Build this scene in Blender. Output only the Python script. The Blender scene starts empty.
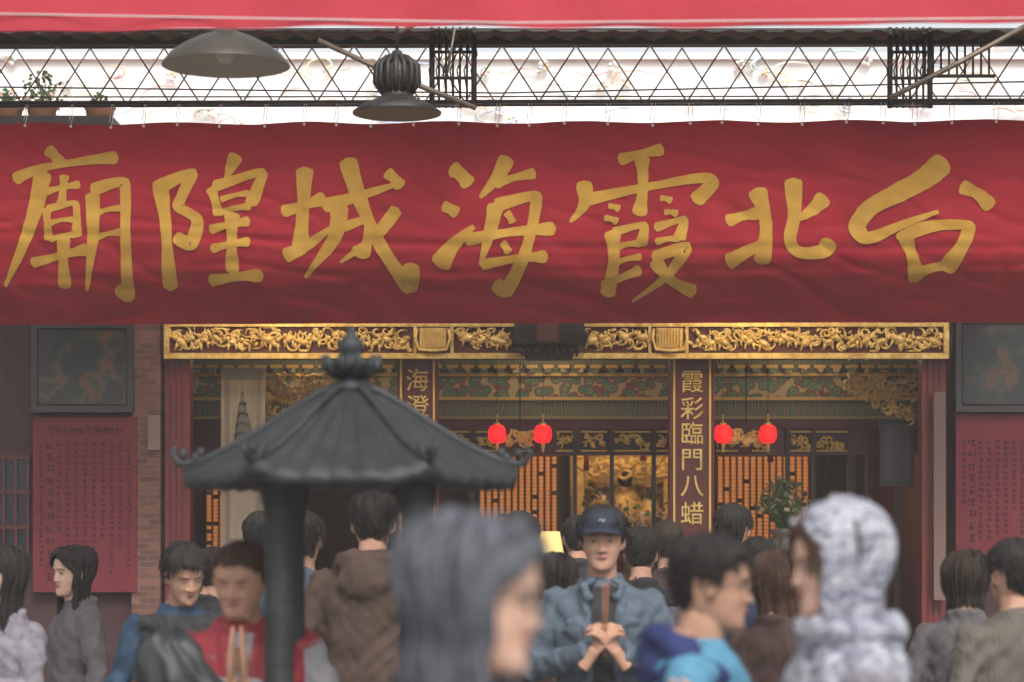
import bpy, math, random
import numpy as np
from mathutils import Vector, Matrix, Euler, noise
from mathutils.bvhtree import BVHTree
F=2418.0; EYE=1.575
def W(u,v,d): return Vector(((u-512)*d/F, d, EYE+(543-v)*d/F))
sc=bpy.context.scene
# ---------------------------------------------------------------- materials
def mat(name,col,rough=.7,metal=0,col2=None,scale=8,bump=0,bscale=60,emis=None,es=0,spec=.4,sss=0,stretch=(1,1,1),trans=0,alpha=1):
    m=bpy.data.materials.new(name); m.use_nodes=True
    nt=m.node_tree; N=nt.nodes; L=nt.links; b=N['Principled BSDF']
    b.inputs['Base Color'].default_value=(*col,1); b.inputs['Roughness'].default_value=rough
    b.inputs['Metallic'].default_value=metal; b.inputs['Specular IOR Level'].default_value=spec
    if sss:
        b.inputs['Subsurface Weight'].default_value=sss; b.inputs['Subsurface Radius'].default_value=(.02,.008,.004); b.inputs['Subsurface Scale'].default_value=.5
    if emis: b.inputs['Emission Color'].default_value=(*emis,1); b.inputs['Emission Strength'].default_value=es
    if col2 or bump:
        tc=N.new('ShaderNodeTexCoord'); mp=N.new('ShaderNodeMapping'); L.new(tc.outputs['Object'],mp.inputs[0]); mp.inputs['Scale'].default_value=stretch
    if col2:
        nz=N.new('ShaderNodeTexNoise'); nz.inputs['Scale'].default_value=scale; nz.inputs['Detail'].default_value=6; nz.inputs['Roughness'].default_value=.65
        L.new(mp.outputs[0],nz.inputs['Vector'])
        r=N.new('ShaderNodeValToRGB'); r.color_ramp.elements[0].position=.35; r.color_ramp.elements[1].position=.65
        r.color_ramp.elements[0].color=(*col,1); r.color_ramp.elements[1].color=(*col2,1)
        L.new(nz.outputs['Fac'],r.inputs[0]); L.new(r.outputs[0],b.inputs['Base Color'])
    if bump:
        n2=N.new('ShaderNodeTexNoise'); n2.inputs['Scale'].default_value=bscale; n2.inputs['Detail'].default_value=4
        L.new(mp.outputs[0],n2.inputs['Vector'])
        bp=N.new('ShaderNodeBump'); bp.inputs['Strength'].default_value=bump; bp.inputs['Distance'].default_value=.01
        L.new(n2.outputs['Fac'],bp.inputs['Height']); L.new(bp.outputs[0],b.inputs['Normal'])
    return m
def ramp_mat(name,stops,kind='VORONOI',scale=20,rough=.6,stretch=(1,1,1),const=True,metal=0,dist=0):
    m=bpy.data.materials.new(name); m.use_nodes=True
    nt=m.node_tree; N=nt.nodes; L=nt.links; b=N['Principled BSDF']; b.inputs['Roughness'].default_value=rough; b.inputs['Metallic'].default_value=metal
    tc=N.new('ShaderNodeTexCoord'); mp=N.new('ShaderNodeMapping'); L.new(tc.outputs['Object'],mp.inputs[0]); mp.inputs['Scale'].default_value=stretch
    if kind=='VORONOI':
        t=N.new('ShaderNodeTexVoronoi'); t.inputs['Scale'].default_value=scale; o=t.outputs['Distance']
    elif kind=='NOISE':
        t=N.new('ShaderNodeTexNoise'); t.inputs['Scale'].default_value=scale; t.inputs['Detail'].default_value=5; t.inputs['Distortion'].default_value=dist; o=t.outputs['Fac']
    else:
        t=N.new('ShaderNodeTexWave'); t.inputs['Scale'].default_value=scale; t.inputs['Distortion'].default_value=6; t.inputs['Detail'].default_value=3; o=t.outputs['Fac']
    L.new(mp.outputs[0],t.inputs['Vector'])
    r=N.new('ShaderNodeValToRGB'); cr=r.color_ramp
    if const: cr.interpolation='CONSTANT'
    cr.elements[0].position=stops[0][0]; cr.elements[0].color=(*stops[0][1],1)
    cr.elements[1].position=stops[1][0]; cr.elements[1].color=(*stops[1][1],1)
    for p,c in stops[2:]:
        e=cr.elements.new(p); e.color=(*c,1)
    L.new(o,r.inputs[0]); L.new(r.outputs[0],b.inputs['Base Color'])
    return m
def plaid(name,c1,c2,c3,sc_=14):
    m=bpy.data.materials.new(name); m.use_nodes=True
    nt=m.node_tree; N=nt.nodes; L=nt.links; b=N['Principled BSDF']; b.inputs['Roughness'].default_value=.85
    tc=N.new('ShaderNodeTexCoord'); last=None
    base=N.new('ShaderNodeRGB'); base.outputs[0].default_value=(*c1,1); last=base.outputs[0]
    for d,c in (('X',c2),('Z',c3)):
        w=N.new('ShaderNodeTexWave'); w.bands_direction=d; w.inputs['Scale'].default_value=sc_; w.inputs['Distortion'].default_value=.3
        L.new(tc.outputs['Object'],w.inputs['Vector'])
        mr=N.new('ShaderNodeMapRange'); mr.inputs[1].default_value=.55; mr.inputs[2].default_value=.75; mr.inputs[4].default_value=.6
        L.new(w.outputs['Fac'],mr.inputs[0])
        mx=N.new('ShaderNodeMix'); mx.data_type='RGBA'; L.new(mr.outputs[0],mx.inputs[0]); L.new(last,mx.inputs[6]); mx.inputs[7].default_value=(*c,1); last=mx.outputs[2]
    L.new(last,b.inputs['Base Color']); return m
# ---------------------------------------------------------------- mesh builder
def frames(pts):
    pts=[Vector(p) for p in pts]; out=[]; up=None
    for i,p in enumerate(pts):
        a=pts[max(i-1,0)]; b=pts[min(i+1,len(pts)-1)]; t=(b-a)
        t=t.normalized() if t.length>1e-9 else Vector((0,0,1))
        if up is None: up=Vector((0,1,0)) if abs(t.y)<.9 else Vector((1,0,0))
        s=t.cross(up).normalized(); up=s.cross(t).normalized(); out.append((p,s,up,t))
    return out
class MB:
    def __init__(s): s.v=[];s.f=[];s.m=[];s.s=[];s.mats=[]
    def mi(s,m):
        if m not in s.mats: s.mats.append(m)
        return s.mats.index(m)
    def add(s,vs,fs,m,smooth=True):
        o=len(s.v); k=s.mi(m); s.v.extend([tuple(v) for v in vs])
        for f in fs: s.f.append([i+o for i in f]); s.m.append(k); s.s.append(smooth)
    def box(s,a,b,m):
        x0,x1=sorted((a[0],b[0]));y0,y1=sorted((a[1],b[1]));z0,z1=sorted((a[2],b[2]))
        v=[(x0,y0,z0),(x1,y0,z0),(x1,y1,z0),(x0,y1,z0),(x0,y0,z1),(x1,y0,z1),(x1,y1,z1),(x0,y1,z1)]
        s.add(v,[(0,3,2,1),(4,5,6,7),(0,1,5,4),(1,2,6,5),(2,3,7,6),(3,0,4,7)],m,False)
    def tube(s,pts,rad,m,n=8,flat=1,smooth=True):
        if not hasattr(rad,'__len__'): rad=[rad]*len(pts)
        vs=[];fs=[]
        cs=[(math.cos(2*math.pi*k/n),math.sin(2*math.pi*k/n)*flat) for k in range(n)]
        for (p,a,b,t),r in zip(frames(pts),rad):
            for c_,s_ in cs: vs.append(p+a*(r*c_)+b*(r*s_))
        for i in range(len(pts)-1):
            for k in range(n): fs.append((i*n+k,i*n+(k+1)%n,(i+1)*n+(k+1)%n,(i+1)*n+k))
        fs.append(tuple(range(n))[::-1]); fs.append(tuple(range((len(pts)-1)*n,len(pts)*n)))
        s.add(vs,fs,m,smooth)
    def caps(s,pts,rad,m,n=12):
        P=[Vector(p) for p in pts]
        d0=(P[0]-P[1]).normalized(); d1=(P[-1]-P[-2]).normalized(); r0=rad[0]; r1=rad[-1]
        P2=[P[0]+d0*r0*.95,P[0]+d0*r0*.7]+P+[P[-1]+d1*r1*.7,P[-1]+d1*r1*.95]
        R2=[r0*.3,r0*.7]+list(rad)+[r1*.7,r1*.3]
        s.tube(P2,R2,m,n)
    def ell(s,c,r,m,nu=16,nv=10,rot=None):
        vs=[];fs=[];c=Vector(c)
        def T(x,y,z):
            p=Vector((x*r[0],y*r[1],z*r[2]))
            if rot is not None: p=rot@p
            return c+p
        vs.append(T(0,0,-1))
        for j in range(1,nv):
            ph=-math.pi/2+math.pi*j/nv
            for i in range(nu):
                th=2*math.pi*i/nu; vs.append(T(math.cos(ph)*math.cos(th),math.cos(ph)*math.sin(th),math.sin(ph)))
        vs.append(T(0,0,1))
        for i in range(nu): fs.append((0,1+(i+1)%nu,1+i))
        for j in range(nv-2):
            for i in range(nu):
                a=1+j*nu+i;b=1+j*nu+(i+1)%nu; fs.append((a,b,b+nu,a+nu))
        t=len(vs)-1;o=1+(nv-2)*nu
        for i in range(nu): fs.append((o+i,o+(i+1)%nu,t))
        s.add(vs,fs,m)
    def rings(s,rs,m,smooth=True,cap=True):
        n=len(rs[0]);vs=[p for r in rs for p in r];fs=[]
        for i in range(len(rs)-1):
            for k in range(n): fs.append((i*n+k,i*n+(k+1)%n,(i+1)*n+(k+1)%n,(i+1)*n+k))
        if cap: fs.append(tuple(range(n))[::-1]); fs.append(tuple(range((len(rs)-1)*n,len(rs)*n)))
        s.add(vs,fs,m,smooth)
    def lathe(s,c,prof,m,n=32,smooth=True,cap=False):
        s.rings([[ (c[0]+r*math.cos(2*math.pi*k/n),c[1]+r*math.sin(2*math.pi*k/n),c[2]+z) for k in range(n)] for r,z in prof],m,smooth,cap)
    def mesh(s,name):
        me=bpy.data.meshes.new(name); me.from_pydata(s.v,[],s.f)
        for m in s.mats: me.materials.append(m)
        me.polygons.foreach_set('material_index',s.m); me.polygons.foreach_set('use_smooth',s.s); me.update(); return me
    def obj(s,name,parent=None,mtx=None):
        o=bpy.data.objects.new(name,s.mesh(name)); sc.collection.objects.link(o)
        if parent: o.parent=parent
        if mtx is not None: o.matrix_local=mtx
        return o
def root(name,loc=(0,0,0),rz=0):
    o=bpy.data.objects.new(name,None); sc.collection.objects.link(o); o.location=loc; o.rotation_euler=(0,0,rz); o.empty_display_size=.1; return o
JOBS=[]
def remesh(mb,name,vox,smooth=2,disp=None):
    ph=bpy.data.meshes.new(name); JOBS.append((mb,name,vox,smooth,disp,ph)); return ph
def run_jobs():
    obs=[]
    for mb,name,vox,smooth,disp,ph in JOBS:
        me=mb.mesh('tmp'); ob=bpy.data.objects.new('tmp',me); sc.collection.objects.link(ob)
        md=ob.modifiers.new('r','REMESH'); md.mode='VOXEL'; md.voxel_size=vox; md.use_smooth_shade=True
        sm=ob.modifiers.new('s','SMOOTH'); sm.factor=.5; sm.iterations=smooth; obs.append(ob)
    dg=bpy.context.evaluated_depsgraph_get()
    res=[]
    for ob,(mb,name,vox,smooth,disp,ph) in zip(obs,JOBS):
        out=bpy.data.meshes.new_from_object(ob.evaluated_get(dg)); res.append(out)
    for ob,out,(mb,name,vox,smooth,disp,ph) in zip(obs,res,JOBS):
        bv=BVHTree.FromPolygons(mb.v,mb.f)
        out.materials.clear()
        for m in mb.mats: out.materials.append(m)
        idx=[]
        for p in out.polygons:
            h=bv.find_nearest(p.center); idx.append(mb.m[h[2]] if h[2] is not None else 0)
        out.polygons.foreach_set('material_index',idx); out.polygons.foreach_set('use_smooth',[True]*len(idx))
        if disp:
            n=len(out.vertices); vm=[0]*n
            for p in out.polygons:
                mi_=idx[p.index]
                for vi in p.vertices: vm[vi]=mi_
            co=np.empty(n*3); out.vertices.foreach_get('co',co); co=co.reshape(-1,3)
            no=np.array([tuple(v.normal) for v in out.vertices])
            dd=np.array([disp(co[i],mb.mats[vm[i]]) for i in range(n)])
            co=co+no*dd[:,None]; out.vertices.foreach_set('co',co.ravel())
        out.update(); ph.user_remap(out); out.name=name
    for ob in obs: bpy.data.objects.remove(ob)
def text(body,loc,size,m,name,parent=None,off=0,ext=.003,rz=0):
    c=bpy.data.curves.new(name,'FONT'); c.body=body; c.size=size; c.align_x='CENTER'; c.align_y='CENTER'; c.extrude=ext; c.offset=off
    c.materials.append(m); o=bpy.data.objects.new(name,c); sc.collection.objects.link(o); o.location=loc; o.rotation_euler=(math.pi/2,0,rz)
    if parent: o.parent=parent
    return o
# ================================================================ PEOPLE
M_skin=mat('skin',(.47,.275,.19),.72,0,(.38,.205,.14),22,.12,260,sss=.12,spec=.18)
M_skin2=mat('skin_fair',(.60,.39,.30),.72,0,(.52,.31,.235),22,.12,260,sss=.12,spec=.18)
M_lip=mat('lips',(.36,.15,.125),.6)
M_eyeW=mat('eye_white',(.40,.36,.33),.3); M_iris=mat('iris',(.02,.012,.01),.3)
def hairset(n,c1,c2,r=.62,sp=.22):
    return [mat(n,c1,r,0,c2,60,.5,120,stretch=(1,1,.15),spec=sp),mat(n+'_dark',tuple(x*.6 for x in c1),r,0,c1,60,.5,120,stretch=(1,1,.15),spec=sp),mat(n+'_light',c2,r-.08,0,tuple(x*1.4 for x in c2),60,.5,120,stretch=(1,1,.15),spec=sp)]
HS={}
def reg(n,*a,**k):
    s=hairset(n,*a,**k); HS[s[0].name]=s; return s[0]
M_hair=reg('black_hair',(.010,.009,.009),(.022,.018,.017)); M_hairs=reg('dark_brown_hair',(.020,.013,.010),(.038,.026,.019))
M_hairb=reg('brown_hair',(.038,.019,.012),(.07,.036,.023)); M_hairg=reg('greying_hair',(.06,.063,.078),(.12,.125,.15),r=.5,sp=.4)
TZ=[0,.006,.014,.03,.05,.075,.10,.12,.14,.165,.185,.2,.212,.222,.228,.23]
TF=[.060,.078,.086,.088,.086,.087,.087,.086,.089,.087,.078,.065,.050,.033,.018,.004]
TB=[.02,.0,-.015,-.045,-.065,-.08,-.092,-.099,-.104,-.105,-.099,-.088,-.072,-.05,-.03,-.004]
TW=[.018,.032,.040,.051,.059,.067,.071,.074,.0755,.0765,.072,.064,.053,.037,.02,.004]
def interp(z,T):
    for i in range(1,len(TZ)):
        if z<=TZ[i]:
            k=(z-TZ[i-1])/(TZ[i]-TZ[i-1]); return T[i-1]+(T[i]-T[i-1])*k
    return T[-1]
def lin(x,X,Y):
    if x<=X[0]: return Y[0]
    for i in range(1,len(X)):
        if x<=X[i]: return Y[i-1]+(Y[i]-Y[i-1])*(x-X[i-1])/(X[i]-X[i-1])
    return Y[-1]
def sgp(v,e): return math.copysign(abs(v)**e,v)
def hp(z,th,wide=1):
    zz=min(max(z,0),.23)
    f=interp(zz,TF);bk=interp(zz,TB);w=interp(zz,TW)*wide
    c_=(f+bk)/2;r=(f-bk)/2
    return Vector((w*sgp(math.sin(th),.9),-(c_+r*sgp(math.cos(th),.9)),z))
HEADS={}
def head_mesh(kind,skin):
    key=(kind,skin.name)
    if key in HEADS: return HEADS[key]
    wide=1.0 if kind!='big' else 1.14
    mb=MB(); n=36
    zs=[0,.004,.009,.016,.025,.036,.05,.064,.078,.092,.105,.118,.13,.142,.155,.168,.18,.19,.2,.208,.216,.223,.228,.2298]
    rs=[]
    for z in zs:
        ring=[]
        for i in range(n):
            th=2*math.pi*i/n; p=hp(z,th,wide)
            for sx in (-1,1):
                if p.y<0:
                    g_=math.exp(-((p.x-sx*.031)/.017)**2-((z-.117)/.013)**2); p.y+=.0065*g_
                    g_=math.exp(-((p.x-sx*.043)/.018)**2-((z-.085)/.02)**2); p.y-=.004*g_
                    g_=math.exp(-((p.x-sx*.030)/.008)**2-((z-.060)/.014)**2); p.y+=.002*g_
            ring.append(p)
        rs.append(ring)
    mb.rings(rs,skin)
    if kind=='big': mb.ell((0,-.035,.010),(.055,.045,.022),skin,16,10)
    nf=.0 if kind!='f' else .003
    mb.caps([(0,-.083,.120),(0,-.089,.105),(0,-.0955+nf,.089),(0,-.099+nf,.083)],[.007,.0075,.0085,.0085],skin,10)
    for sx in (-1,1):
        mb.ell((sx*.0118,-.090+nf,.081),(.008,.010,.0065),skin,12,8)
        mb.caps([(sx*.012,-.085,.137),(sx*.03,-.083,.139),(sx*.046,-.073,.134)],[.005,.006,.004],skin,8)
        x=.0735*wide
        mb.ell((sx*(x+.004),.004,.108),(.008,.017,.030),skin,14,10,Euler((-.2,0,sx*.45)).to_matrix())
        mb.ell((sx*x,.0,.086),(.007,.010,.012),skin,10,8)
    lip_top=[(x*.001,-.0905+abs(x)*abs(x)*.000022,.0605+(.0012 if abs(x)==8 else 0)-abs(x)*.00010) for x in (-22,-16,-8,0,8,16,22)]
    lip_bot=[(x*.001,-.0890+abs(x)*abs(x)*.000024,.0530+abs(x)*.00010) for x in (-19,-14,-7,0,7,14,19)]
    mb.caps(lip_top,[.0015,.0033,.0038,.0038,.0038,.0033,.0015],M_lip,8); mb.caps(lip_bot,[.0015,.0038,.0046,.0048,.0046,.0038,.0015],M_lip,8)
    mb.ell((0,-.077,.018),(.02,.013,.014),skin,12,8)
    mb.tube([(0,.02,-.06),(0,.012,0),(0,.0,.06)],[.056,.054,.05],skin,20)
    me=remesh(mb,'head_'+kind,.0036,2)
    HEADS[key]=me; return me
def face_parts(par,kind,brow,closed=False):
    mb=MB()
    for sx in (-1,1):
        if not closed:
            mb.ell((sx*.032,-.0765,.1165),(.0130,.0085,.0045),M_eyeW,14,10,Euler((0,0,sx*.18)).to_matrix())
            mb.ell((sx*.032,-.0815,.1165),(.0050,.0042,.0044),M_iris,12,8)
        dz=0 if not closed else -.004
        mb.tube([(sx*.018,-.0825,.1165+dz),(sx*.025,-.0860,.1203+dz*1.6),(sx*.034,-.0855,.1212+dz*1.6),(sx*.043,-.0793,.1188+dz),(sx*.047,-.0755,.1172)],[.0006,.0012,.0015,.0012,.0006],M_iris,6)
        mb.tube([(sx*.016,-.0915,.1355),(sx*.03,-.0900,.1390),(sx*.042,-.0815,.1395),(sx*.051,-.072,.136)],[.0014,.0024,.0022,.0008],brow,6,1)
    mb.tube([(-.019,-.0936,.0562),(0,-.0947,.0568),(.019,-.0936,.0562)],.0008,M_iris,6)
    for sx in (-1,1): mb.ell((sx*.006,-.0975,.0765),(.0025,.0025,.0018),M_iris,8,6)
    mb.obj('facial_features',par)
HLX=[0,30,50,68,76,88,94,112,122,180]; HLY=[.180,.178,.162,.14,.10,.088,.128,.122,.062,.032]
def hair_shell(par,m,thick=.014,seed=0,wide=1,rough=1,dz=0,fr=0):
    mb=MB(); n=96; zs=list(np.linspace(.02,.19,34))+[.197,.204,.210,.216,.221,.225,.228,.2295]
    rs=[]; c_=Vector((0,0.005,.12))
    for z in zs:
        ring=[]
        for i in range(n):
            th=2*math.pi*i/n; a=math.degrees(min(th,2*math.pi-th)); p=hp(z,th,wide)
            h=lin(a,HLX,HLY)+dz*(1 if a<60 else 0)+(.008 if a<60 else .004)*noise.noise(Vector((th*7,seed,0)))+.004*noise.noise(Vector((th*25,seed,2)))-(fr*max(0,1-a/62) if fr else 0)
            k=min(1,max(0,(z-h)/.012)); k=k*k*(3-2*k)
            nrm=(p-c_).normalized()
            lock=.008*noise.noise(Vector((math.sin(th)*7,math.cos(th)*7+seed,z*12)))+.0055*noise.noise(Vector((math.sin(th)*22,math.cos(th)*22,z*16+seed)))
            deep=-.012 if (a>70 or z>.165) else -.034
            off=deep*(1-k)+k*(thick*(.65+.6*min(1,max(0,(z-.10)/.09)))+lock*rough)
            ring.append(p+nrm*off)
        rs.append(ring)
    mb.rings(rs,m); mb.obj('hair',par)
def wisps(par,m,n,seed,wide=1,thick=.014,L=(.02,.05)):
    q=random.Random(seed); mb=MB(); sw=q.choice((-1,1)); ms=HS[m.name]
    for i in range(n):
        th=q.uniform(0,6.283); a=math.degrees(min(th,6.283-th)); h=lin(a,HLX,HLY); z=q.uniform(max(h+.004,.06),.2285)
        p=hp(z,th,wide); nrm=(p-Vector((0,.005,.12))).normalized(); dn=Vector((sw*.5,.3 if a>60 else -.7,-1+q.uniform(-.3,.4))) ; dn=(dn-nrm*dn.dot(nrm)).normalized(); l=q.uniform(*L); p=p+nrm*(thick*.75)
        mb.tube([p,p+dn*l*.5+nrm*.004,p+dn*l+nrm*(q.uniform(-.009,.002))],[.0026,.0022,.0005],q.choice(ms),4)
    mb.obj('hair_wisps',par)
def long_hair(par,m,n,length,seed,r=.0032,vol=.014,fwd=75,neck=.055,part=0):
    q=random.Random(seed); mb=MB(); ms=HS[m.name]
    for i in range(n):
        th=q.uniform(-math.pi,math.pi)
        z=.226-.10*q.random()**1.3
        if abs(th)<math.radians(60) and z<.19: z=.19+q.random()*.035
        lay=vol*q.uniform(.6,1.45)*(1.6 if q.random()<.06 else 1); p=hp(z,th); pts=[];rd=[]
        Ln=length*q.uniform(.75,1.05); s_=0; step=.022; sg=1 if th>=0 else -1; wv=q.uniform(0,6)
        while s_<Ln:
            pz=p.z
            if pz>.0:
                b_=hp(max(pz,.045),th)
                if pz<.05: b_=b_.lerp(Vector((neck*math.sin(th),.02-neck*math.cos(th),pz)),.3)
            nrm=Vector((math.sin(th),-math.cos(th),max(0,(pz-.15)/.08))).normalized()
            lw=lay+.003*math.sin(s_*40+wv)
            if pz>.0: base=Vector((b_.x,b_.y,pz))+nrm*lw
            else:
                bx=hp(.045,th); base=Vector((bx.x*1.02,bx.y*.98+.01*min(1,-pz*5),pz))+Vector((math.sin(th),-math.cos(th),0))*(lw+.05*max(0,-pz))
            pts.append(base)
            t=s_/Ln; rd.append(r*(.6+.6*math.sin(math.pi*min(1,t*.9+.15)))*(1 if t<.8 else (1-t)/.2*.8+.2))
            slope=max(.18,min(1,(.232-pz)/.06)); p=Vector((0,0,pz-step*slope))
            lim=math.radians(fwd+8*math.sin(i))
            if abs(th)<lim: th+=sg*min(.34,lim-abs(th)+.02)*(.9 if pz<.2 else .45)
            s_+=step
        if len(pts)>3: mb.tube(pts,rd,q.choice(ms),5)
    mb.obj('long_hair',par)
def glasses(par,m):
    mb=MB()
    for sx in (-1,1):
        pts=[(sx*(.033+.023*math.cos(a)),-.099+abs(.023*math.cos(a)+.01)*.15,.114+.016*math.sin(a)) for a in [k*2*math.pi/20 for k in range(21)]]
        mb.tube(pts,.0015,m,6); mb.tube([(sx*.056,-.094,.12),(sx*.072,-.07,.12),(sx*.08,.0,.118),(sx*.078,.018,.105)],.0015,m,6)
    mb.tube([(-.011,-.1,.12),(0,-.103,.122),(.011,-.1,.12)],.0015,m,6); mb.obj('glasses',par)
HANDS={}
def hand_mesh(skin,curl,sg):
    key=(skin.name,curl,sg)
    if key in HANDS: return HANDS[key]
    mb=MB()
    mb.tube([(0,0,-.07),(0,0,-.02),(0,0,.01)],[.027,.025,.026],skin,14,.8)
    mb.tube([(0,0,0),(sg*.002,0,.03),(0,0,.07),(0,0,.096)],[.027,.038,.041,.036],skin,16,.36)
    for k,(x,l,z0) in enumerate(((-.031,.060,.086),(-.0105,.074,.092),(.0105,.081,.094),(.031,.072,.090))):
        p=Vector((sg*x,0,z0-.015)); ang=0; pts=[p.copy()]; p=p+Vector((0,0,.015)); pts.append(p.copy())
        for j,fr in enumerate((.45,.32,.25)):
            ang+=curl*(.9 if j else .8)*(1+.08*k); dr=Vector((sg*x*.9*(1-curl*.4),math.sin(ang),math.cos(ang))).normalized(); p=p+dr*l*fr; pts.append(p.copy())
        mb.caps(pts,[.0095,.0095,.0088,.0080,.0068],skin,10)
    pts=[Vector((sg*.022,.004,.018)),Vector((sg*.044,.014,.045)),Vector((sg*.056,.02+curl*.012,.072)),Vector((sg*(.058-curl*.012),.024+curl*.022,.097))]
    mb.caps(pts,[.014,.012,.0098,.0078],skin,10)
    me=remesh(mb,'hand',.0038,1); HANDS[key]=me; return me
def place_hand(par,skin,wr,dr,pn,sg,curl,scale=1):
    z=Vector(dr).normalized(); y=Vector(pn); y=(y-z*y.dot(z)).normalized(); x=y.cross(z)
    m=Matrix((x,y,z)).transposed().to_4x4(); m.translation=Vector(wr)
    o=bpy.data.objects.new('hand',hand_mesh(skin,curl,sg)); sc.collection.objects.link(o); o.parent=par; o.matrix_local=m@Matrix.Scale(scale,4)
ARM={'down':((.255,.03,1.13),(.265,-.05,.90)),
     'pray':((.25,-.06,1.15),(.035,-.29,1.25)),
     'hold':((.25,-.02,1.12),(.055,-.27,1.19))}
M_shoe=mat('dark_shoe',(.03,.028,.028),.5); M_jean=mat('dark_trousers',(.03,.035,.05),.85,0,(.045,.05,.07),20)
def person(name,u,d,vtop,yaw,top,armL='down',armR='down',pants=None,skin=None,hair=None,style='short',hy=0,hpit=0,build=1,inner=None,innerw=.06,hood_down=False,collar=True,sleeve=None,kind='m',extra=None,hairlen=.35,wr=1.7,vox=.013,hcover=.014,dz=0,fr=0,hood_mat=None,closed=False,roll=0):
    skin=skin or M_skin; hair=hair or M_hair; pants=pants or M_jean
    H=EYE+(543-vtop)*d/F-hcover*.8; s=H/1.72
    r_=root(name,((u-512)*d/F,d,.03),math.radians(yaw)); 
    H-=.03; s=H/1.72; r_.scale=(s,s,s)
    q=random.Random(int(u*7+d*10))
    female=kind=='f'; B=build; bw=B*(.93 if female else 1.0)
    mb=MB(); n=28
    tor=[(.78,.170,.120,0),(.86,.174,.125,0),(.98,.163,.120,-.005),(1.08,.160,.116,-.005),(1.18,.170,.120,-.008),(1.27,.182,.124,-.006),(1.34,.190,.116,.0),(1.385,.172,.100,.008),(1.42,.128,.085,.015),(1.445,.086,.074,.02),(1.462,.068,.066,.02)]
    def ring(z,rx,ry,cy):
        return [((rx*bw)*sgp(math.cos(2*math.pi*k/n),.85),cy+ry*B*sgp(math.sin(2*math.pi*k/n),.85),z) for k in range(n)]
    mb.rings([ring(*t) for t in tor],top)
    if inner:
        rr=[]
        for z,rx,ry,cy in tor[:-2]:
            w=innerw*(1.0 if z<1.3 else 1.0+(z-1.3)*3); rr.append([(-w,cy-ry*B*1.0+.004,z),(-w*.4,cy-ry*B*1.035-.003,z),(w*.4,cy-ry*B*1.035-.003,z),(w,cy-ry*B*1.0+.004,z),(w,cy-ry*B+.06,z),(-w,cy-ry*B+.06,z)])
        mb.rings(rr,inner,True)
        for sx in (-1,1):
            mb.tube([(sx*(innerw+.008)*(1.0 if z<1.3 else 1.0+(z-1.3)*3),cy-ry*B*1.0-.002,z) for z,rx,ry,cy in tor[:-2]],.012,top,8)
    sl=sleeve or top
    for sx,pose in ((1,armL),(-1,armR)):
        e,w=(ARM[pose] if isinstance(pose,str) else pose)
        e=Vector((sx*e[0]*bw,e[1],e[2])); w=Vector((sx*w[0],w[1],w[2])); sh=Vector((sx*.172*bw,.005,1.370))
        wd=(w-e).normalized(); m1=sh.lerp(e,.5); m2=e.lerp(w,.5)
        k=B**.5
        mb.ell(sh,(.060*k,.062*k,.058*k),top,16,12)
        mb.tube([sh,sh.lerp(e,.25),m1,sh.lerp(e,.85),e,e.lerp(w,.2),m2,w],[.058*k,.059*k,.055*k,.051*k,.050*k,.049*k,.043*k,.036*k],sl,16)
        mb.ell(e,(.051*k,.051*k,.051*k),sl,14,10)
        mb.tube([w-wd*.03,w-wd*.004],[.038*k,.038*k],sl,16)
        if pose=='pray': dr=(-sx*.02,-.25,.95);pn=(-sx,0,0); sg=sx; cu=.04; wp=Vector((sx*.022,-.295,1.275))
        elif pose=='hold': dr=(-sx*.42,-.15,.62);pn=(-sx*.8,.5,-.1); sg=sx; cu=.72; wp=w+wd*.02
        else: dr=tuple(wd);pn=(-sx,0,0) if isinstance(pose,str) else (-sx*.4,1,.3); sg=sx*1; cu=.3; wp=w+wd*.02
        if pose=='down' or not isinstance(pose,str):
            z=Vector(dr).normalized();y=Vector(pn);x=y.cross(z); sg=1 if x.y<0 else -1
        place_hand(r_,skin,wp,dr,pn,sg,cu)
    mb.tube([(0,.02,1.40),(0,.018,1.47),(0,.006,1.54)],[.055,.052,.050],skin,20)
    if collar: 
        mb.tube([(.076*math.cos(a),.018+.072*math.sin(a),1.452+.02*math.sin(a)) for a in [k*2*math.pi/24-math.pi/2 for k in range(25)]],.014,hood_mat or top,8)
    if hood_down:
        hm=hood_mat or top
        mb.tube([(.11*math.cos(a)*1.05,.035+.085*math.sin(a),1.44+.03*math.sin(a)) for a in [k*math.pi/14-.25 for k in range(18)]],[.02]+[.036]*16+[.02],hm,10)
        mb.ell((0,.115,1.40),(.11,.055,.085),hm,18,12)
    for sx in (-1,1):
        hx=sx*.088*bw
        mb.tube([(hx,0,.93),(hx*1.05,-.005,.75),(hx*1.1,-.01,.5),(hx*1.12,.01,.3),(hx*1.15,.015,.09)],[.098*B,.09*B,.066,.058,.046],pants,18)
        mb.caps([(hx*1.15,.04,.045),(hx*1.18,-.04,.045),(hx*1.25,-.14,.035)],[.042,.045,.036],M_shoe,12)
    mb.tube([(0,0,.80),(0,0,.95)],[.14*B,.155*B],pants,20,.75)
    if extra: extra(mb,top)
    sd=q.uniform(0,99)
    def disp(co,m):
        if m is skin or m is M_shoe: return 0
        x,y,z=co
        a=noise.noise(Vector((x*7+sd,y*7,z*11))); b_=1-abs(noise.noise(Vector((x*10+z*7,y*10+sd,z*13+x*11))))*2.3
        c_=noise.noise(Vector((x*28,y*28,z*30+sd))); e_=1-abs(noise.noise(Vector((x*16-z*9,y*16,z*8+sd))))*2.4
        return wr*(a*.006+b_*.0055+e_*.0035+c_*.0015-.004)
    me=remesh(mb,'body',vox,2,disp); o=bpy.data.objects.new('body',me); sc.collection.objects.link(o); o.parent=r_
    h=bpy.data.objects.new('head',head_mesh(kind,skin)); sc.collection.objects.link(h); h.parent=r_
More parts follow.
